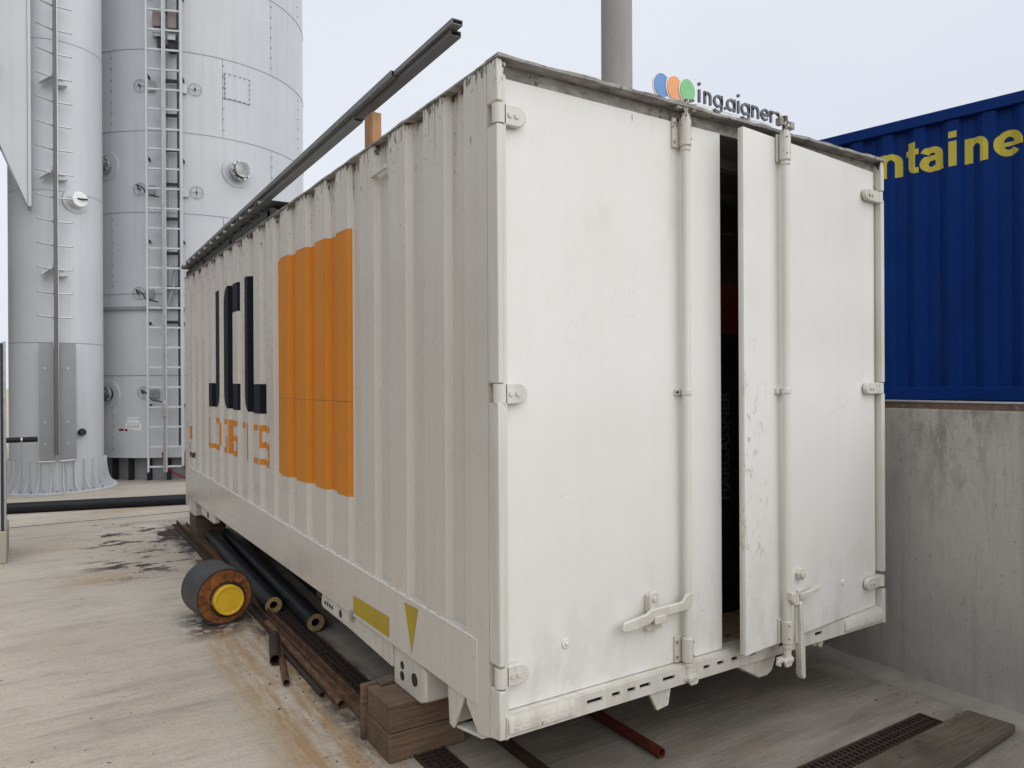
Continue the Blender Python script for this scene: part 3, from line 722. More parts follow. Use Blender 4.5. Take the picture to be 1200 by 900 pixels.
# mortar fillet along the foot
m = MB(); vs = []; NS = 120
random.seed(3)
for i in range(NS+1):
    y = -8+i*17/NS; e = random.uniform(-.012, .012); e2 = random.uniform(-.01, .01)
    vs += [(wx(y)+.01, y, GZ-.02), (wx(y)-.115+e, y, GZ-.02), (wx(y)-.110+e, y, GZ+.012+e2*.4), (wx(y)-.045+e2, y, GZ+.038+e2*.7), (wx(y)+.01, y, GZ+.052+e2)]
m.add(vs, [(5*i+j, 5*i+5+j, 5*i+5+(j+1) % 5, 5*i+(j+1) % 5) for i in range(NS) for j in range(5)])
m.build('mortar_fillet', M_mortar, wall, smooth=60)

# ------------------------------------------------------------------ blue container
by = R(-10.5); bd_ = Vector((math.sin(by), math.cos(by), 0)); bn = Vector((-bd_.y, bd_.x, 0))   # bn faces the camera side
B0 = Vector((5.65, 0, 0)); s0, s1 = -3.2, 2.86
FB = lambda s, d, z: B0+bd_*s-bn*d+Vector((0, 0, z))
blue = thing('blue_container', 'blue corrugated shipping container with yellow lettering behind the wall', 'container', FB((s0+s1)/2, 1.2, 1.06))
pit_ = .278; bp = [(s0, 0)]; s = s0+.15; ph = (.55+.07) % pit_
s = s0+((ph-s0) % pit_)
while s+pit_ < s1-.12:
    bp += [(s, 0), (s+.075, .042), (s+.165, .042), (s+.19, 0)]; s += pit_
bp += [(s1, 0)]
m = MB(); vs = []
for a, d in bp: vs += [FB(a, .012+d, 1.18), FB(a, .012+d, 3.58)]
m.add(vs, [(2*i, 2*i+2, 2*i+3, 2*i+1) for i in range(len(bp)-1)]); m.build('side_wall', M_blue, blue, smooth=0)
MB().box(s0, s1, -.008, .06, 3.585, 3.685, FB).build('top_rail', M_blue, blue, .006)
MB().box(s0, s1, -.008, .06, 1.08, 1.2, FB).build('bottom_rail', M_blue, blue, .006)
MB().box(s0+.01, s1-.01, .06, 2.40, 1.1, 3.66, FB).build('body', M_blue, blue, .004)
for a in (s0, s1-.12): MB().box(a, a+.12, -.004, .12, 1.07, 3.69, FB).build('corner_post', M_blue, blue, .006)
def ell(cx, cz, rx, rz, a0, a1, n_=18): return [(cx+rx*math.cos(R(a0+(a1-a0)*k/n_)), cz+rz*math.sin(R(a0+(a1-a0)*k/n_))) for k in range(n_+1)]
def ribbon(pts, w0, w1):       # quads of a bold stroke; w0 horizontal pen width, w1 vertical pen width
    o = []; n_ = len(pts); ed = []
    for i, p in enumerate(pts):
        d = (Vector(pts[min(i+1, n_-1)])-Vector(pts[max(i-1, 0)])).normalized(); nn_ = Vector((-d.y*w0/2, d.x*w1/2)); ed.append((Vector(p)+nn_, Vector(p)-nn_))
    for (a_, b_), (c_, d_) in zip(ed[:-1], ed[1:]): o.append([tuple(a_), tuple(b_), tuple(d_), tuple(c_)])
    return o
XH, BZ = .222, 3.168
def glyph(ch, w_):
    pw, ph_ = .066, .055; x0, x1 = pw/2, w_-pw/2; cx = w_/2; rx = (x1-x0)/2; rz = (XH-ph_)/2; cz = XH/2; sq = lambda x, a_, b_: [[(x-pw/2, a_), (x+pw/2, a_), (x+pw/2, b_), (x-pw/2, b_)]]
    if ch == 'n': return [sq(x0, 0, XH), ribbon(ell(cx, XH-ph_/2-rz*.75, rx, rz*.75, 170, 0)+[(x1, 0)], pw, ph_)]
    if ch == 't': return [sq(cx-.005, .055, .29), [[(0, XH-.052), (w_, XH-.052), (w_, XH), (0, XH)]], ribbon([(cx-.005, .07)]+ell(cx+.03, .07, .035, .044, 180, 270, 6)+[(w_, .026)], pw, .05)]
    if ch == 'i': return [sq(cx, 0, XH), sq(cx, XH+.03, XH+.088)]
    if ch == 'r': return [sq(x0, 0, XH), ribbon(ell(x0+.065, XH-ph_/2-.055, .065, .055, 175, 85, 8), pw, ph_)]
    if ch == 'o': return [ribbon(ell(cx, cz, rx, rz, 0, 360, 28), pw, ph_)]
    if ch == 'c': return [ribbon(ell(cx, cz, rx, rz, 45, 315, 22), pw, ph_)]
    if ch == 'e': return [ribbon(ell(cx, cz, rx, rz, 0, 318, 26), pw, ph_), [[(pw*.8, cz-.026), (w_, cz-.026), (w_, cz+.01), (pw*.8, cz+.01)]]]
    if ch == 'a': return [ribbon(ell(cx-.005, XH-ph_/2-.05, rx-.002, .05, 165, 0, 12)+[(x1-.006, .03), (x1, 0)], pw, ph_), ribbon([(x1-.02, XH*.56)]+ell(cx-.012, XH*.30, rx-.004, XH*.30-ph_/2+.012, 90, 325, 16), pw, ph_*.85)]
for k, (sl, sr) in {'c': (2.20, 2.02), 'o': (1.99, 1.79), 'n': (1.757, 1.562), 't': (1.531, 1.414), 'a': (1.398, 1.212), 'i': (1.172, 1.098), 'n2': (1.050, .858), 'e': (.820, .605), 'r': (.572, .44)}.items():
    m = MB()
    for j, qs in enumerate(glyph(k[0], sl-sr)):
        drape([[(sl-p[0], BZ+p[1]) for p in q] for q in qs], bp, lambda s_, d, z, j=j: FB(s_, .012+d-.0015-.0008*j, z), m)
    m.build('letter_'+k[0], M_ytext, blue, smooth=0)

# ------------------------------------------------------------------ mast behind the container
pl_ = thing('mast', 'grey round mast rising behind the roof of the white container', 'mast', (3.17, 3.0, 1.06))
MB().lathe((3.17, 3.0, 1.0), (3.17, 3.0, 9), [(0, .150), (8.5, .138)], 32).build('shaft', M_pole, pl_)
MB().box(3.0, 3.34, 2.83, 3.17, 1.06, 1.08).build('base_plate', M_galv, pl_, .003)

# ------------------------------------------------------------------ company sign
sg = thing('company_sign', 'company sign with three coloured discs and grey letters on the roof edge', 'sign', (1.3, .12, 2.47))
MB().box(1.17, 1.50, .125, .150, 2.482, 2.553).build('base_board', M_white, sg, .002)
MB().box(1.50, 1.73, .125, .150, 2.482, 2.540).build('base_board', M_white, sg, .002)
for k, (cx, mt, yy) in enumerate(((.962, M_cb, .134), (1.035, M_co, .127), (1.110, M_cg, .120))):
    ry, rz = .047, .0535
    ov = lambda f: [(cx+ry*f*math.cos(2*PI*i/36), 2.602+rz*f*math.sin(2*PI*i/36)) for i in range(36)]
    d_ = MB().prism(ov(1.13), lambda a, b, q: Vector((a, q, b)), yy, yy+.006).build('disc', M_white, sg)
    MB().prism(ov(1.0), lambda a, b, q: Vector((a, q, b)), yy-.003, yy-.0005).build('disc_face', mt, d_)
MB().bar((1.03, .142, 2.482), (1.03, .142, 2.60), .02, .006).build('bracket', M_galv, sg)
lx = lambda px: 1.175+(px-380)*(1.722-1.175)/(975-380) if px < 600 else 1.369+(px-603)*(1.722-1.369)/(975-603)
zb_, xh, tk = 2.563, .060, .0115      # baseline, x-height, stroke
def stroke(pts, m, y0c=.112, y1c=.1225):
    n_ = len(pts); Lf = []; Rg = []
    for i, p in enumerate(pts):
        d = (Vector(pts[min(i+1, n_-1)])-Vector(pts[max(i-1, 0)])).normalized(); nn_ = Vector((-d.y, d.x))*tk/2
        Lf.append(Vector(p)+nn_); Rg.append(Vector(p)-nn_)
    for i in range(n_-1): m.prism([Lf[i], Rg[i], Rg[i+1], Lf[i+1]], lambda a, b, q: Vector((a, q, b)), y0c, y1c)
def el(cx, cz, rx, rz, a0, a1, n_=20): return [(cx+rx*math.cos(R(a0+(a1-a0)*k/n_)), cz+rz*math.sin(R(a0+(a1-a0)*k/n_))) for k in range(n_+1)]
for ch, a, b in (('i', 381, 401), ('n', 425, 478), ('g', 495, 562), ('.', 580, 594), ('a', 605, 670), ('i', 685, 703), ('g', 714, 780), ('n', 797, 853), ('e', 868, 937), ('r', 944, 975)):
    x0, x1 = lx(a)+tk/2, lx(b)-tk/2; cx = (x0+x1)/2; m = MB(); h = tk/2; zc = zb_+xh/2; rz = xh/2-h; rx = (x1-x0)/2
    if ch == 'i': stroke([(cx, zb_), (cx, zb_+xh)], m); m.prism(el(cx, zb_+xh+.026, .008, .008, 0, 330, 11), lambda a_, b_, q: Vector((a_, q, b_)), .112, .1225)
    elif ch == '.': m.prism(el(cx, zb_+.008, .007, .008, 0, 330, 11), lambda a_, b_, q: Vector((a_, q, b_)), .112, .1225)
    elif ch == 'n': stroke([(x0, zb_), (x0, zb_+xh)], m); stroke(el(cx, zb_+xh-h-rx, rx, rx, 180, 0)+[(x1, zb_)], m)
    elif ch == 'r': stroke([(x0, zb_), (x0, zb_+xh)], m); stroke(el(x0+.018, zb_+xh-h-.018, .018, .018, 180, 65, 8), m)
    elif ch == 'a': stroke(el(cx, zc, rx, rz, 0, 360, 28), m); stroke([(x1, zb_), (x1, zb_+xh)], m)
    elif ch == 'g': stroke(el(cx, zc, rx, rz, 0, 360, 28), m); stroke([(x1, zb_+xh), (x1, zb_-.004)]+el(cx, zb_-.004, rx, .016, 0, -160, 12), m)
    elif ch == 'e': stroke([(x1, zc), (x0, zc)], m); stroke(el(cx, zc, rx, rz, 0, 310, 26), m)
    m.build('letter', M_letter, sg, smooth=0)
MB().bar((1.18, .135, 2.556), (1.73, .135, 2.556), .008, .006).build('letter_rail', M_white, sg)

# ------------------------------------------------------------------ profiles, sheets and block on the roof
tag(MB().box(.025, .075, 1.26, 1.37, 2.474, 2.652).build('wood_block', M_freshwood, None, .003), 'upright reddish wood block propping the steel profiles on the roof', 'wood block')
def channel(y0, z0, y1, z1, h, wd, x, label, mat, name='steel_profile'):
    # open C profile: web towards the camera, flanges top and bottom
    m = MB(); p = lambda t, dx, dz: Vector((x+dx, y0+(y1-y0)*t, z0+(z1-z0)*t+dz))
    def plate(dx0, dx1, dz0, dz1):
        vs = [p(t, dx, dz) for t in (0, 1) for dx, dz in ((dx0, dz0), (dx1, dz0), (dx1, dz1), (dx0, dz1))]
        m.add(vs, [(3, 2, 1, 0), (4, 5, 6, 7), (0, 1, 5, 4), (1, 2, 6, 5), (2, 3, 7, 6), (3, 0, 4, 7)])
    plate(0, .003, .0, h); plate(.0035, wd, 0, .003); plate(.0035, wd, h-.003, h); plate(wd-.003, wd-.0, .0035, .018); 
    return tag(m.build(name, mat), label, 'steel profile', 'steel profiles on the container roof')
channel(.36, 2.732, 6.76, 2.630, .022, .05, .008, 'uppermost and longest grey steel profile jutting over the container roof', M_galv_d)
channel(.40, 2.703, 6.70, 2.600, .024, .05, .022, 'dark steel profile right under the longest one on the roof', M_seam_d)
channel(.95, 2.716, 6.62, 2.612, .03, .05, -.006, 'middle grey steel profile ending nearer the orange square', M_galv_d)
channel(1.5, 2.675, 6.55, 2.585, .03, .05, .018, 'lowest short steel profile above the wood block', M_galv_d)
# stack of ribbed sheets under the far half
for k, (ya, yb, z, xo, lb) in enumerate(((3.1, 6.75, 2.575, -.05, 'upper ribbed sheet overhanging the far roof edge'), (3.25, 6.65, 2.535, .0, 'lower ribbed sheet on the far roof'))):
    m = MB(); pr = []; y = ya
    while y+.30 < yb: pr += [(y, 0), (y+.17, 0), (y+.195, .032), (y+.275, .032)]; y += .30
    pr += [(y, 0)]
    vs = []
    for yy, dz in pr: vs += [(xo, yy, z+dz-(yy-3)*.006), (.9, yy, z+dz-(yy-3)*.006), (xo, yy, z+dz-(yy-3)*.006+.004), (.9, yy, z+dz-(yy-3)*.006+.004)]
    nn = len(pr); fs = []
    for i in range(nn-1):
        a = 4*i; b = a+4; fs += [(a, b, b+1, a+1), (a+2, a+3, b+3, b+2), (a, a+2, b+2, b), (a+1, b+1, b+3, a+3)]
    m.add(vs, fs); tag(m.build('ribbed_sheet', M_galv_d, None, smooth=20), lb, 'metal sheet', 'ribbed sheets on the container roof')
for k, yy in enumerate((3.15, 4.4, 5.6, 6.4)):
    tag(MB().box(.0, .9, yy, yy+.07, 2.474, 2.533-.002-(yy-3)*.006).build('roof_batten', M_timber_d, None, .003),
        ['batten on the roof nearest the wood block, under the ribbed sheets', 'batten above the black letters under the ribbed sheets', 'batten under the ribbed sheets nearer the ladder', 'batten at the far end of the roof'][k], 'batten', 'battens under the ribbed sheets')
tag(MB().box(.0, .03, 3.1, 6.7, 2.4745, 2.525).build('edge_strip', M_dark, None, .002), 'long dark strip lying along the far roof edge', 'strip')

# ------------------------------------------------------------------ steel and pipes on the ground
def lbar(p0, p1, w_, h_, label, mat, name='rusty_bar'):
    d = (Vector(p1)-Vector(p0)); m = MB(); p0 = Vector(p0); p1 = Vector(p1)
    sd_ = Vector((d.y, -d.x, 0)).normalized()
    m.bar(p0+Vector((0, 0, .003)), p1+Vector((0, 0, .003)), w_, .006)
    m.bar(p0+sd_*(w_/2-.003)+Vector((0, 0, .0065+h_/2)), p1+sd_*(w_/2-.003)+Vector((0, 0, .0065+h_/2)), .006, h_)
    return tag(m.build(name, mat), label, 'steel bar', 'rusty steel bars under the container edge')
zg = GZ+.0015
lbar((-.035, 1.07, zg), (-.02, 7.5, zg), .055, .05, 'long rusty angle bar next to the drain grate', M_rust)
lbar((-.095, 1.9, zg), (-.045+.02, 7.45, zg+.012), .05, .04, 'outer rusty angle bar starting by the yellow capped offcut', M_rust_d)
lbar((.028, 3.35, zg+.014), (.06, 7.3, zg+.014), .05, .035, 'inner rusty angle bar partly lying on the drain grate', M_rust)
def pipe(p0, p1, ro, ri, label, mat, name='pipe', group=None, cat='pipe'):
    p0 = Vector(p0); p1 = Vector(p1); Ln = (p1-p0).length; e = thing(name, label, cat, (p0.x, p0.y, p0.z-ro), group)
    MB().lathe(p0, p1, [(.12, .001), (.12, ri), (0, ri), (0, ro), (Ln, ro), (Ln, .001)], 24, False).build('tube', mat, e)
    return e
tag(MB().ring((-.098, 1.42, zg+.026), (-.072, 3.0, zg+.024), .022, .018, 20).build('rusty_tube', M_rust), 'long thin rusty tube with open end near the timber blocks', 'tube', 'rusty tubes on the ground')
tag(MB().ring((-.135, 1.62, zg+.014), (-.125, 2.6, zg+.014), .014, .011, 16).build('rusty_tube', M_rust_d), 'thinnest dark tube outside the long rusty tube', 'tube', 'rusty tubes on the ground')
tag(MB().ring((-.258, 1.87, zg+.022), (-.105, 2.62, zg+.022), .020, .016, 20).build('rusty_tube', M_rust), 'short slanting rusty tube sticking out onto the open concrete', 'tube', 'rusty tubes on the ground')
tag(MB().ring((-.225, 2.22, zg+.034), (-.115, 2.66, zg+.034), .034, .029, 20).build('rusty_tube', M_rust_d), 'short fat dark tube stub beside the slanting rusty tube', 'tube', 'rusty tubes on the ground')
for k, (x, y, xf, yf, z, lb) in enumerate(((.04, 3.25, .16, 6.2, -.383, 'black insulated pipe with yellow foam end, next to the yellow capped offcut'), (.172, 2.68, .335, 6.2, -.383, 'black insulated pipe whose yellow foam end lies nearest the timber blocks'),
                               (.47, 3.4, .60, 6.2, -.383, 'black insulated pipe furthest under the container'))):
    e = thing('insulated_pipe', lb, 'pipe', (x, y, z-.066), 'insulated pipes under the container')
    p0 = Vector((x, y, z)); p1 = Vector((xf, yf, z)); d = (p1-p0).normalized(); Ln = (p1-p0).length
    MB().lathe(p0, p1, [(.004, .061), (0, .062), (0, .066), (Ln, .066), (Ln, .01)], 32, False).build('jacket', M_black, e)
    MB().lathe(p0, p1, [(.15, .029), (.002, .029), (0.003, .0605), (.02, .0605)], 32, False).build('insulation', M_foam_y, e)
    MB().lathe(p0+d*.02, p1, [(.12, .001), (.12, .024), (.002, .024), (.002, .0285), (.12, .0285)], 24, False).build('core_pipe', M_dark, e)
# the offcut with the yellow cap
ax = Vector((math.sin(R(-7)), math.cos(R(-7)), 0)); rc = Vector((-.312, 3.20, GZ+.199)); rr_ = .197
off = thing('pipe_offcut', 'short fat insulated pipe offcut with rust orange foam and yellow cap', 'pipe offcut', (rc.x, rc.y, GZ))
MB().lathe(rc, rc+ax, [(.012, .180), (0, .188), (0, rr_), (.36, rr_), (.36, .15)], 56, False).build('jacket', M_shell, off)
# uneven foam face
m = MB(); nf = 56; vs = []; random.seed(5)
a_ = Vector((ax.y, -ax.x, 0)); b_ = Vector((0, 0, 1))
rads = [.187, .17, .15, .13, .118]
for j, r in enumerate(rads):
    for k in range(nf):
        an = 2*PI*k/nf; dd = (.004 if j == 0 else random.uniform(-.004, .016))
        vs.append(rc+ax*dd+(a_*math.cos(an)+b_*math.sin(an))*r+(Vector((.018, 0, -.022)) if j == 4 else Vector((0, 0, 0))))
m.add(vs, [(j*nf+k, j*nf+(k+1) % nf, (j+1)*nf+(k+1) % nf, (j+1)*nf+k) for j in range(4) for k in range(nf)])
m.build('foam', M_foam, off, smooth=60)
pc = rc+Vector((.018, 0, -.022))-ax*.006
MB().lathe(pc+ax*.02, pc-ax, [(-.1, .127), (.012, .127), (.014, .112), (.0, .111)], 40, False).build('steel_collar', M_rust_d, off)
MB().lathe(pc+ax*.02, pc-ax, [(0, .105), (.045, .105), (.052, .101), (.052, .090), (.046, .086), (.046, .06), (.047, .001)], 48, False).build('cap', M_capy, off)
# red pipe and dark bar under the near end
e = thing('red_pipe', 'oxide red pipe sticking out under the container doors', 'pipe', (.937, .13, GZ))
MB().lathe((.937, .13, GZ+.0255), (.99, 3, GZ+.0255), [(.1, .001), (.1, .019), (0, .019), (0, .024), (2.6, .024), (2.6, .001)], 24, False).build('tube', M_redpipe, e)
tag(MB().bar((.405, .20, GZ+.021), (.42, 2.4, GZ+.021), .035, .04).build('steel_bar', M_rust_d, None, .002), 'dark square bar under the near left container edge', 'steel bar')
# black pipe across the yard
o = MB().tube([(-7, 9.75, GZ+.072), (-4, 9.68, GZ+.072), (-1.8, 9.60, GZ+.072), (.35, 9.10, GZ+.072), (1.5, 8.95, GZ+.072), (2.35, 8.93, GZ+.072)], .072, 20).build('black_pipe', M_black)
tag(o, 'long black pipe lying on the ground in front of the silos', 'pipe')
# loose debris
random.seed(11); m = MB()
for k in range(1500):
    c_ = random.random()
    if c_ < .4: x = random.gauss(-.1, .12); y = random.uniform(.3, 3.6)
    elif c_ < .6: x = random.gauss(2.5, .12); y = random.uniform(-1.2, 1)
    elif c_ < .8: x = random.uniform(-.9, .1); y = random.uniform(5, 8)
    else: x = random.uniform(-2.4, 2.4); y = random.uniform(-.8, 8)
    r = random.uniform(.0015, .005)*(2 if random.random() < .12 else 1); z = GZ+.001
    pts = [(x+r*math.cos(a)*random.uniform(.6, 1.2), y+r*math.sin(a)*random.uniform(.6, 1.2), z) for a in (0, 1.5, 3.1, 4.6)]
    m.add(pts+[(x, y, z+r*.7)], [(0, 1, 4), (1, 2, 4), (2, 3, 4), (3, 0, 4)])
o = m.build('debris', M_chip, kind='stuff', smooth=0); o['label'] = 'scattered dirt flakes on the concrete'; o['category'] = 'debris'

# ------------------------------------------------------------------ small silo
SX, SY, SR = -1.1346, 11.704, .654; PZ = GZ+.05
s1_ = thing('small_silo', 'slim pale grey silo tower on a flared ribbed foot at the left', 'silo', (SX, SY, PZ))
def ringz(cx, cy, z0, z1, ro, ri, n=72): return MB().lathe((cx, cy, z0), (cx, cy, 30), [(0, ri), (0, ro), (z1-z0, ro), (z1-z0, ri), (0, ri)], n, False)
zs_ = [.09, 1.907, 4.242, 6.552, 8.86, 11.2]
for a, b in zip(zs_[:-1], zs_[1:]):
    MB().lathe((SX, SY, a+.004), (SX, SY, 30), [(0, SR), (b-a-.008, SR)], 96, False).build('shell_section', M_silo2, s1_)
MB().lathe((SX, SY, .0), (SX, SY, 30), [(0, SR-.006), (11.1, SR-.006)], 64).build('core', M_seam, s1_)
# flared foot
MB().lathe((SX, SY, PZ), (SX, SY, 30), [(0, SR+.01), (.50, SR+.005)], 96, False).build('foot_shell', M_silo, s1_)
ringz(SX, SY, PZ, PZ+.022, SR+.205, SR-.02, 96).build('foot_flange', M_silo, s1_, .003)
rib0 = None; nrib = 28
for k in range(nrib):
    an = 2*PI*(k+.35)/nrib
    e_ = Vector((math.cos(an), math.sin(an), 0)); t_ = Vector((-e_.y, e_.x, 0)); c0 = Vector((SX, SY, 0))
    if rib0 is None:
        poly = [(0, 0), (.185, 0), (.18, .03)]+[(.17-.135*math.sin(R(q))**.8, .05+.42*(1-math.cos(R(q)))) for q in (15, 30, 45, 60, 75, 90)]+[(0, .475)]
        # built about the silo's own origin, then turned
        m = MB().prism(poly, lambda a, b, d: Vector((SX+SR+.006+a, SY+d, PZ+.022+b)), -.005, .005)
        rib0 = m.build('foot_rib', M_silo, s1_); rib0.rotation_euler.z = an
    else:
        c_ = rib0.copy(); C.objects.link(c_); c_.parent = s1_; c_.rotation_euler.z = an
m = MB()
for k in range(nrib):
    an = 2*PI*(k+.85)/nrib; m.cyl((SX+(SR+.13)*math.cos(an), SY+(SR+.13)*math.sin(an), PZ+.022), (SX+(SR+.13)*math.cos(an), SY+(SR+.13)*math.sin(an), PZ+.055), .014, n=6)
m.build('anchor_bolt', M_galv, s1_, kind='stuff')
def pol(cx, cy, r, deg, z): return Vector((cx+r*math.cos(R(deg)), cy+r*math.sin(R(deg)), z))
# pole ladder with side rungs
lad = thing('pole_ladder', 'single pole ladder with side rungs up the slim silo', 'ladder', pol(SX, SY, .85, -92, PZ))
pc_ = pol(SX, SY, .84, -92, 0)
MB().box(pc_.x-.028, pc_.x+.022, pc_.y-.03, pc_.y+.03, .2, 10.5).build('pole', M_seam_d, lad, .004)
MB().box(pc_.x+.0235, pc_.x+.034, pc_.y-.034, pc_.y+.026, .2, 10.5).build('pole_flange', M_bolt, lad, .002)
k = 0; z = .105
rung0 = None
for k in range(30):
    z = .105+k*.3625
    if z > 10.4: break
    if .3 < z < 1.95: continue
    if rung0 is None:
        m = MB().tube([pc_+Vector((-.245, -.13, z+.012)), pc_+Vector((-.03, 0, z)), ], .0125, 8)
        m.tube([pc_+Vector((.035, 0, z)), pc_+Vector((.225, .03, z+.006))], .0125, 8)
        m.tube([pc_+Vector((.225, .03, z+.004)), pc_+Vector((.228, .03, z+.03))], .0095, 8)
        rung0 = m.build('rung', M_bolt, lad); zr0 = z
    else:
        c_ = rung0.copy(); C.objects.link(c_); c_.parent = lad; c_.location = (0, 0, z-zr0)
for z in (5.93, 4.49, 3.02):
    m = MB()
    m.prism([(-.20, -.11), (-.17, -.02), (-.03, .09), (-.03, .02)], lambda a, b, q: Vector((pc_.x+a, pc_.y+q, z+b)), .03, .16)
    m.prism([(.035, .03), (.05, .04), (.16, -.10), (.04, -.11)], lambda a, b, q: Vector((pc_.x+a, pc_.y+q, z+b)), .03, .16)
    m.build('wall_bracket', M_silo, lad, .003)
m = MB().box(pc_.x-.22, pc_.x-.035, pc_.y+.10, pc_.y+.12, .12, 1.9); m.build('cover_plate', M_cover, lad, .003)
m = MB().box(pc_.x+.04, pc_.x+.26, pc_.y+.10, pc_.y+.12, .12, 1.9); m.build('cover_plate', M_cover, lad, .003)
m = MB()
for zz_ in (.35, .68, 1.5):
    for xx in (-.15, .15): m.box(pc_.x+xx-.012, pc_.x+xx+.012, pc_.y+.09, pc_.y+.0995, zz_, zz_+.03)
m.build('plate_bolt', M_bolt, lad)
# capped port on the slim silo
pt = pol(SX, SY, SR, -68.5, 4.13); pd = (pol(SX, SY, 1, -68.5, 0)-Vector((SX, SY, 0))).normalized()
port = thing('inspection_port', 'round capped port on the slim silo', 'port', pt, 'ports on the silos')
MB().lathe(pt-pd*.05, pt+pd, [(0, .19), (.065, .19), (.065, .10)], 32, False).build('collar', M_silo, port)
MB().lathe(pt, pt+pd, [(0, .115), (.16, .115), (.165, .11), (.165, .001)], 32, False).build('cap', M_white, port, .003)
MB().box(pt.x-.1+pd.x*.17, pt.x+.1+pd.x*.17, pt.y+pd.y*.17-.012, pt.y+pd.y*.17+.006, 4.12, 4.145).build('cap_bar', M_dark, port)
# small black knob + black handle bar
q = pol(SX, SY, SR, -63, .52)
tag(MB().lathe(q, q+pd, [(0, .05), (.05, .06), (.08, .05), (.08, .001)], 16, False).build('valve_knob', M_dark), 'small black knob on the slim silo near its foot', 'knob')
e = thing('black_conduit', 'black bar fixed across the slim silo with a thin cable hanging from it', 'conduit', (-1.8, 10.75, .445))
MB().cyl((-2.2, 10.85, .45), (-1.41, 10.78, .455), .04, n=14).build('bar', M_black, e)
MB().cyl((-1.62, 10.80, .452), (-1.60, 10.80, .452), .044, n=14).build('clip', M_bolt, e)
MB().tube([(-1.61, 10.77, .42), (-1.61, 10.74, .1), (-1.60, 10.72, -.3), (-1.58, 10.70, -.385), (-1.3, 10.72, -.39), (-1.05, 10.8, -.385), (-1.04, 10.84, -.1), (-1.08, 10.86, .1)], .007, 6).build('cable', M_galv, e)
# duct with pointed end at the upper left
duct = thing('duct', 'flat grey duct with a pointed lower end at the top left', 'duct', (-2, 10.9, 3.92))
MB().box(-6.4, -2.765, 9.6, 14.4, 3.2, 10.2).build('housing', M_silo, duct, .02)  # unseen mass with its legs and cone, added to block sky left of silo
for hx_, hy_ in ((-6.2, 9.8), (-3.0, 9.8), (-6.2, 14.1), (-3.0, 14.1)): MB().box(hx_, hx_+.2, hy_, hy_+.2, GZ, 3.2).build('blocker_leg', M_galv, duct, .01)
MB().lathe((-4.6, 12, .2), (-4.6, 12, 9), [(0, .3), (3.0, 1.75)], 32).build('blocker_hopper', M_silo, duct)
dp = [(-1.515, 3.93), (-1.86, 4.80), (-2.75, 4.80), (-2.75, 9.5), (-1.515, 9.5)]
MB().prism(dp, lambda a, b, q: Vector((a, q, b)), 10.90, 11.25).build('body', M_silo, duct, .006)
MB().prism([(-1.47, 3.93), (-1.513, 3.935), (-1.513, 9.5), (-1.47, 9.5)], lambda a, b, q: Vector((a, q, b)), 10.885, 11.24).build('edge_flange', M_silo, duct, .003)
tag(MB().prism([(-2.6, 6.05), (-1.91, 6.05), (-1.95, 5.98), (-2.6, 5.2)], lambda a, b, q: Vector((a, q, b)), 10.5, 10.8).build('pipe_elbow', M_dark, None, .01), 'dark corner of a fitting at the top left edge', 'fitting')

# ------------------------------------------------------------------ big silo
BX, BY, BR = 1.26, 13.63, 2.11
big = thing('big_silo', 'huge grey panelled silo behind the white container', 'silo', (BX, BY, PZ))
MB().lathe((BX, BY, .02), (BX, BY, 30), [(0, BR-.012), (12, BR-.012)], 160).build('liner', M_seam, big)
MB().lathe((BX, BY, PZ), (BX, BY, 30), [(0, BR-.20), (.42, BR-.20)], 120).build('base_skirt', M_seam, big)
PH = 1.402; na = 16
def panel(parent, deg0, z0, h, name='panel'):
    m = MB(); vs = []; half = 360/7/2-.11
    for k in range(na+1):
        an = R(-half+2*half*k/na)
        for r, z in ((BR, z0), (BR, z0+h), (BR-.01, z0+h), (BR-.01, z0)): vs.append((BX+r*math.cos(an), BY+r*math.sin(an), z))
    fs = [(4*i+j, 4*i+4+j, 4*i+4+(j+1) % 4, 4*i+(j+1) % 4) for i in range(na) for j in range(4)]+[(0, 1, 2, 3), (4*na, 4*na+3, 4*na+2, 4*na+1)]
    return m.add(vs, fs).build(name, M_silo, parent, smooth=30)
p0_ = panel(big, 0, .022, PH-.008)
for c_ in range(8):
    base_ = -138+360/14 if c_ % 2 == 0 else -112+360/14
    for k in range(7):
        if c_ == 0 and k == 0: p0_.rotation_euler.z = R(base_); continue
        q = p0_.copy(); C.objects.link(q); q.parent = big; q.location = (0, 0, c_*PH); q.rotation_euler.z = R(base_+k*360/7)
# course flanges and bolts along the seams
m = MB(); mb = MB()
for c_ in range(1, 9):
    z = .018+c_*PH
    m.lathe((BX, BY, z-.005), (BX, BY, 30), [(0, BR), (0, BR+.006), (.008, BR+.006), (.008, BR)], 160, False)
    for k in range(7):
        for c2 in (c_-1,):
            deg = (-138 if c2 % 2 == 0 else -112)+k*360/7
            deg = (deg+180) % 360-180
            if -165 < deg < -10:
                for i in range(7):
                    q = pol(BX, BY, BR, deg+.5, z-PH+.14+i*.19); q2 = pol(BX, BY, BR+.012, deg+.5, q.z); mb.cyl(q, q2, .012, n=6)
m.build('seam_flange', M_seam, big); mb.build('seam_bolt', M_seam, big, kind='stuff')
ringz(BX, BY, 2.545, 2.60, BR+.05, BR, 160).build('stiffener_ring', M_seam, big)
ringz(BX, BY, .0, .022, BR+.012, BR-.2, 160).build('bottom_ring', M_silo, big)
for k in range(10):
    an = -150+k*9.5
    q = [pol(BX, BY, BR-.2+a, an, 0) for a in (0, .12)]
    MB().bar((q[0].x*.5+q[1].x*.5, q[0].y*.5+q[1].y*.5, PZ), (q[0].x*.5+q[1].x*.5, q[0].y*.5+q[1].y*.5, 0), .05, .1, (q[1]-q[0]).normalized()).build('skirt_stud', M_dark, big)
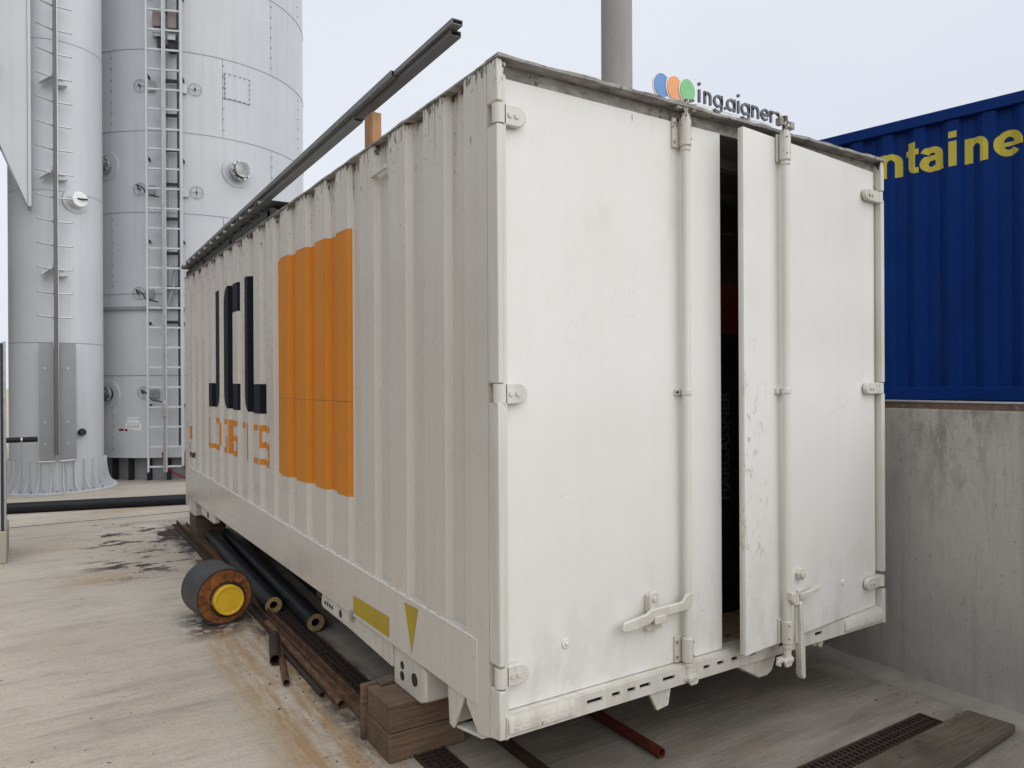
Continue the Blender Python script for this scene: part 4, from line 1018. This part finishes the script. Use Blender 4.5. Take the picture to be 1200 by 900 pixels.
# square hatch
def patch(d0, d1, z0, z1, off_, nm, mat, parent, n_=8, th_=.008):
    m = MB(); vs = []
    for k in range(n_+1):
        an = R(d0+(d1-d0)*k/n_)
        for r, z in ((BR+off_, z0), (BR+off_, z1), (BR+off_-th_, z1), (BR+off_-th_, z0)): vs.append((BX+r*math.cos(an), BY+r*math.sin(an), z))
    fs = [(4*i+j, 4*i+4+j, 4*i+4+(j+1) % 4, 4*i+(j+1) % 4) for i in range(n_) for j in range(4)]+[(0, 1, 2, 3), (4*n_, 4*n_+3, 4*n_+2, 4*n_+1)]
    return m.add(vs, fs).build(nm, mat, parent, smooth=30)
patch(-85.9, -73.1, 6.325, 6.79, .004, 'hatch_frame', M_seam, big)
patch(-85.6, -73.4, 6.337, 6.777, .010, 'hatch', M_silo, big)
m = MB()
for k in range(6):
    for d_, z_ in ((-85.6+k*2.44, 6.345), (-85.6+k*2.44, 6.77), (-85.5, 6.34+k*.086), (-73.5, 6.34+k*.086)):
        q = pol(BX, BY, BR+.008, d_, z_); m.cyl(q, pol(BX, BY, BR+.024, d_, z_), .012, n=6)
m.build('hatch_bolt', M_seam, big, kind='stuff')
# flanged ports
def nozzle(deg, z, r, length, label, mat):
    c_ = pol(BX, BY, BR, deg, z); d = (pol(0, 0, 1, deg, 0)).normalized(); c_.z = z
    p = thing('flanged_port', label, 'port', c_, 'ports on the silos')
    MB().lathe(c_-d*.05, c_+d, [(0, r*2.0), (.062, r*2.0), (.062, r)], 40, False).build('collar_plate', M_silo, p)
    MB().cyl(c_, c_+d*length, r, n=28).build('neck', mat, p)
    MB().cyl(c_+d*length*.45, c_+d*length*.62, r*1.35, n=32).build('flange', M_galv, p, .003)
    m = MB(); a = Vector((-d.y, d.x, 0))
    for k in range(10):
        an = 2*PI*k/10; q = c_+a*math.cos(an)*r*1.18+Vector((0, 0, 1))*math.sin(an)*r*1.18
        m.cyl(q+d*length*.4, q+d*length*.75, .016, n=6)
    m.build('flange_bolt', M_bolt, p, kind='stuff')
    MB().cyl(c_+d*length*.625, c_+d*length, r*1.0, n=28).build('blind_cap', M_bolt, p, .004)
nozzle(-79.8, 5.06, .135, .26, 'flanged bolted port on the bright face of the big silo', M_galv)
nozzle(-140.5, 5.05, .12, .2, 'port of the big silo half hidden behind the slim silo, upper one', M_seam)
nozzle(-140.5, 1.10, .12, .2, 'port of the big silo half hidden behind the slim silo, lower one', M_dark)
# gauges: wheels of wire with small fittings
def gauge(deg, z, label, side, hose=True):
    c_ = pol(BX, BY, BR+.02, deg, z); d = pol(0, 0, 1, deg, 0).normalized(); a = Vector((-d.y, d.x, 0)); zv = Vector((0, 0, 1))
    p = thing('level_gauge', label, 'gauge', c_, 'level gauges beside the ladder')
    r = .105; pts = [c_+a*math.cos(2*PI*k/24)*r+zv*math.sin(2*PI*k/24)*r for k in range(25)]
    MB().tube(pts, .0042, 6).build('ring', M_seam, p)
    m = MB().bar(c_-a*r, c_+a*r, .006, .006); m.bar(c_-zv*r, c_+zv*r, .006, .006); m.build('cross_wire', M_seam, p)
    MB().cyl(c_-d*.01, c_+d*.05, .014, n=12).build('sensor', M_dark, p)
    MB().box(-.07, .07, -.0, .02, -.10, .06, lambda x, y, zz_: c_+a*(side*.2+x)+d*y+zv*zz_).build('bracket', M_galv, p, .002)
    if hose:
        MB().tube([c_+d*.05, c_+d*.09+zv*.05, c_+a*side*.10+d*.10+zv*.0, c_+a*side*.18+d*.10-zv*.12, c_+a*side*.36+d*.06-zv*.16], .012, 6).build('hose', M_dark, p)
gauge(-98.9, 6.39, 'gauge right of the silo ladder, upper one', -1, False); gauge(-123, 6.39, 'gauge left of the silo ladder, topmost one', 1, False)
gauge(-98.4, 4.60, 'gauge right of the silo ladder, lower one', -1, False); gauge(-123.4, 4.62, 'gauge with a black looped hose, second from top left of ladder', 1)
gauge(-124, 2.83, 'gauge with a black hose just above the stiffener ring', 1); gauge(-122, 1.12, 'lowest gauge with a black hose above the stickers', 1)
# stickers
st = thing('sticker_sheet', 'group of white and red warning stickers low on the big silo', 'sticker', pol(BX, BY, BR, -128, .5))
for d0, d1, z0, z1, mt in ((-130.5, -124.2, .60, .70, M_white), (-131.2, -127.6, .49, .59, M_white), (-127.3, -123.4, .47, .59, M_white), (-134.6, -132.2, .462, .50, M_redhose), (-131.6, -130.2, .46, .50, M_redhose)):
    patch(d0, d1, z0, z1, .003, 'sticker', mt, st, 4, .002)
m = MB()
for k in range(5):
    for z_ in (.675, .655, .565, .545, .525):
        d0 = -130.2+k*1.25; q0 = pol(BX, BY, BR+.0045, d0, z_); q1 = pol(BX, BY, BR+.0045, d0+random.uniform(.5, 1.0), z_); m.bar(q0, q1, .003, .008)
m.build('fine_print', M_seam, st, kind='stuff')
# the ladder
LDL, LDM, LDR = pol(BX, BY, 2.36, -117.6, 0), pol(BX, BY, 2.33, -111.1, 0), pol(BX, BY, 2.36, -104.3, 0)
la = thing('rail_ladder', 'long steel ladder with middle safety rail up the big silo', 'ladder', (LDM.x, LDM.y, PZ))
dv = (LDR-LDL).normalized(); nv = Vector((dv.y, -dv.x, 0)); LDM = LDL+dv*((LDM-LDL).dot(dv))
def vbar(p, w_, d_, z0, z1, nm, mat): MB().box(-w_/2, w_/2, -d_/2, d_/2, z0, z1, lambda x, y, z: Vector((p.x, p.y, 0))+dv*x+nv*y+Vector((0, 0, z))).build(nm, mat, la, .002)
vbar(LDL, .028, .05, -.22, 9.6, 'stile', M_silo2); vbar(LDR, .032, .06, -.12, 9.6, 'stile', M_silo2); vbar(LDM+nv*.035, .042, .05, -.22, 9.6, 'safety_rail', M_galv)
vbar(LDM+nv*.035+dv*.03, .012, .055, -.22, 9.6, 'safety_rail', M_silo2)
rg = None
for k in range(29):
    z = -.13+k*.336
    if rg is None:
        rg = MB().bar(LDL+dv*.015+Vector((0, 0, z)), LDR-dv*.017+Vector((0, 0, z)), .028, .03).build('rung', M_silo2, la, .003)
    else:
        q = rg.copy(); C.objects.link(q); q.parent = la; q.location = (0, 0, k*.336)
for k in range(7):
    z = .9+k*1.4
    for pp in (LDL, LDR): MB().bar(pp+Vector((0, 0, z)), pp-nv*.22+Vector((0, 0, z)), .02, .05).build('stand_off', M_dark, la)
MB().box(-.025, .03, .06, .10, .72, .98, lambda x, y, z: Vector((LDM.x, LDM.y, 0))+dv*x+nv*y+Vector((0, 0, z))).build('rail_lock', M_bolt, la, .006)
# cable tray and junction boxes behind the ladder
tr_ = thing('cable_tray', 'narrow cable tray on the big silo behind the ladder', 'cable tray', pol(BX, BY, BR+.08, -110, .1))
FT = lambda x, y, z: Vector((LDM.x, LDM.y, 0))+dv*x-nv*y+Vector((0, 0, z))
MB().box(-.055, -.035, .13, .19, 2.6, 9.5, FT).build('side_rail', M_galv, tr_); MB().box(.19, .21, .10, .17, .2, 9.5, FT).build('side_rail', M_dark, tr_)
MB().box(.01, .035, .14, .16, 2.6, 9.5, FT).build('conduit', M_seam, tr_)
for k in range(14): MB().box(-.05, .19, .11, .15, 2.3+k*.59, 2.35+k*.59, FT).build('tray_rung', M_dark, tr_)
jb = thing('junction_box', 'brownish junction box left of the middle rail high on the ladder', 'junction box', FT(-.14, .2, 7.3), 'junction boxes high on the silo')
MB().box(-.19, -.07, .08, .22, 7.36, 7.62, FT).build('housing', M_cream, jb, .006); MB().box(-.19, -.06, .06, .2, 7.18, 7.28, FT).build('connector', M_galv, jb, .004); MB().box(-.12, -.07, .1, .2, 7.0, 7.18, FT).build('socket', M_dark, jb, .003)
jb = thing('junction_box', 'brownish junction box right of the middle rail high on the ladder', 'junction box', FT(.12, .2, 7.3), 'junction boxes high on the silo')
MB().box(.05, .19, .07, .22, 7.34, 7.64, FT).build('housing', M_cream, jb, .006); MB().box(.05, .18, .05, .2, 7.13, 7.24, FT).build('connector', M_galv, jb, .004); MB().box(.06, .18, .1, .2, 6.95, 7.13, FT).build('socket', M_dark, jb, .003)
# curved hose and red hoses at the bottom of the ladder
tag(MB().tube([FT(.16, .1, 3.3), FT(.12, .08, 2.9), FT(.02, .06, 2.6), FT(-.02, .08, 2.3)], .03, 10).build('grey_hose', M_seam), 'curved grey hose behind the silo ladder above the ring', 'hose')
tag(MB().tube([(.40, 11.62, .1), (.42, 11.6, -.1), (.55, 11.5, -.25), (.75, 11.4, -.36), (.95, 11.3, -.38)], .02, 8).build('red_hose', M_redhose), 'dark red hose sloping right below the silo ladder', 'hose')
tag(MB().tube([(.72, 11.5, .1), (.70, 11.45, -.05), (.74, 11.4, -.2), (.85, 11.35, -.3), (1.0, 11.3, -.33)], .028, 8).build('red_hose', M_redhose), 'thicker dark red hose beside the container edge', 'hose')

# ------------------------------------------------------------------ left edge: grey cabinet on a concrete foot
cab = thing('grey_cabinet', 'grey metal cabinet edge on a concrete foot at the left border', 'cabinet', (-2.1, 7, GZ))
MB().box(-2.5, -1.70, 6.3, 7.0, -.138, 1.67).build('body', M_plaster, cab, .006)
MB().box(-1.698, -1.676, 6.295, 6.34, -.138, 1.68).build('edge_trim', M_galv, cab, .003)
MB().box(-1.72, -1.701, 6.285, 6.298, -.138, 1.66).build('dark_gap', M_dark, cab)
MB().box(-2.55, -1.674, 6.27, 7.05, GZ, -.140).build('foot', M_pad, cab, .01)
tag(MB().lathe((-2.9, 16, GZ), (-2.9, 16, 9), [(0, .06), (4.2, .05)], 12).build('background_post', M_silo2), 'slender pale post behind the slim silo at the left border', 'post')
hut = thing('hut', 'small far roofed hut glimpsed at the left border', 'hut', (-9.5, 36, 1.5))
MB().box(-14, -6.6, 34, 38, GZ, 4.1).build('wall', M_bark, hut, .02); MB().prism([(-14.4, 4.11), (-6.2, 4.11), (-7, 5.0), (-13.6, 5.0)], lambda a, b, q: Vector((a, q, b)), 33.6, 38.4).build('roof', M_plaster, hut, .02)
# shrubs on the slope
random.seed(21)
def shrub(x, y, z, r, label):
    s_ = thing('shrub', label, 'shrub', (x, y, z), 'shrubs on the far slope')
    MB().tube([(x, y, z-.2), (x+.05, y, z+r*.6), (x, y, z+r)], .05, 6).build('trunk', M_bark, s_)
    m = MB()
    for k in range(900):
        d = Vector((random.gauss(0, 1), random.gauss(0, 1), random.gauss(0, 1))).normalized()*r*random.random()**.4*(.8+.3*math.sin(k))
        c_ = Vector((x, y, z+r))+d; a = Vector((random.gauss(0, 1), random.gauss(0, 1), random.gauss(0, 1))).normalized()*.09; b = a.orthogonal().normalized()*.05
        m.add([c_-a, c_+b, c_+a, c_-b], [(0, 1, 2, 3)])
    m.build('crown', M_leaf, s_, smooth=0)
for k, (x, y, z, r) in enumerate(((-6.1, 27, -.4, 1.0), (-6.5, 29, .4, 1.1), (-7.6, 31, 1.0, 1.2), (-5.2, 26, -.45, .6))):
    shrub(x, y, z, r, ['green shrub at the left border beside the slim silo, middle height', 'shrub higher up the slope behind the first one', 'shrub furthest up the slope below the hut', 'low shrub at the foot of the slope'][k])
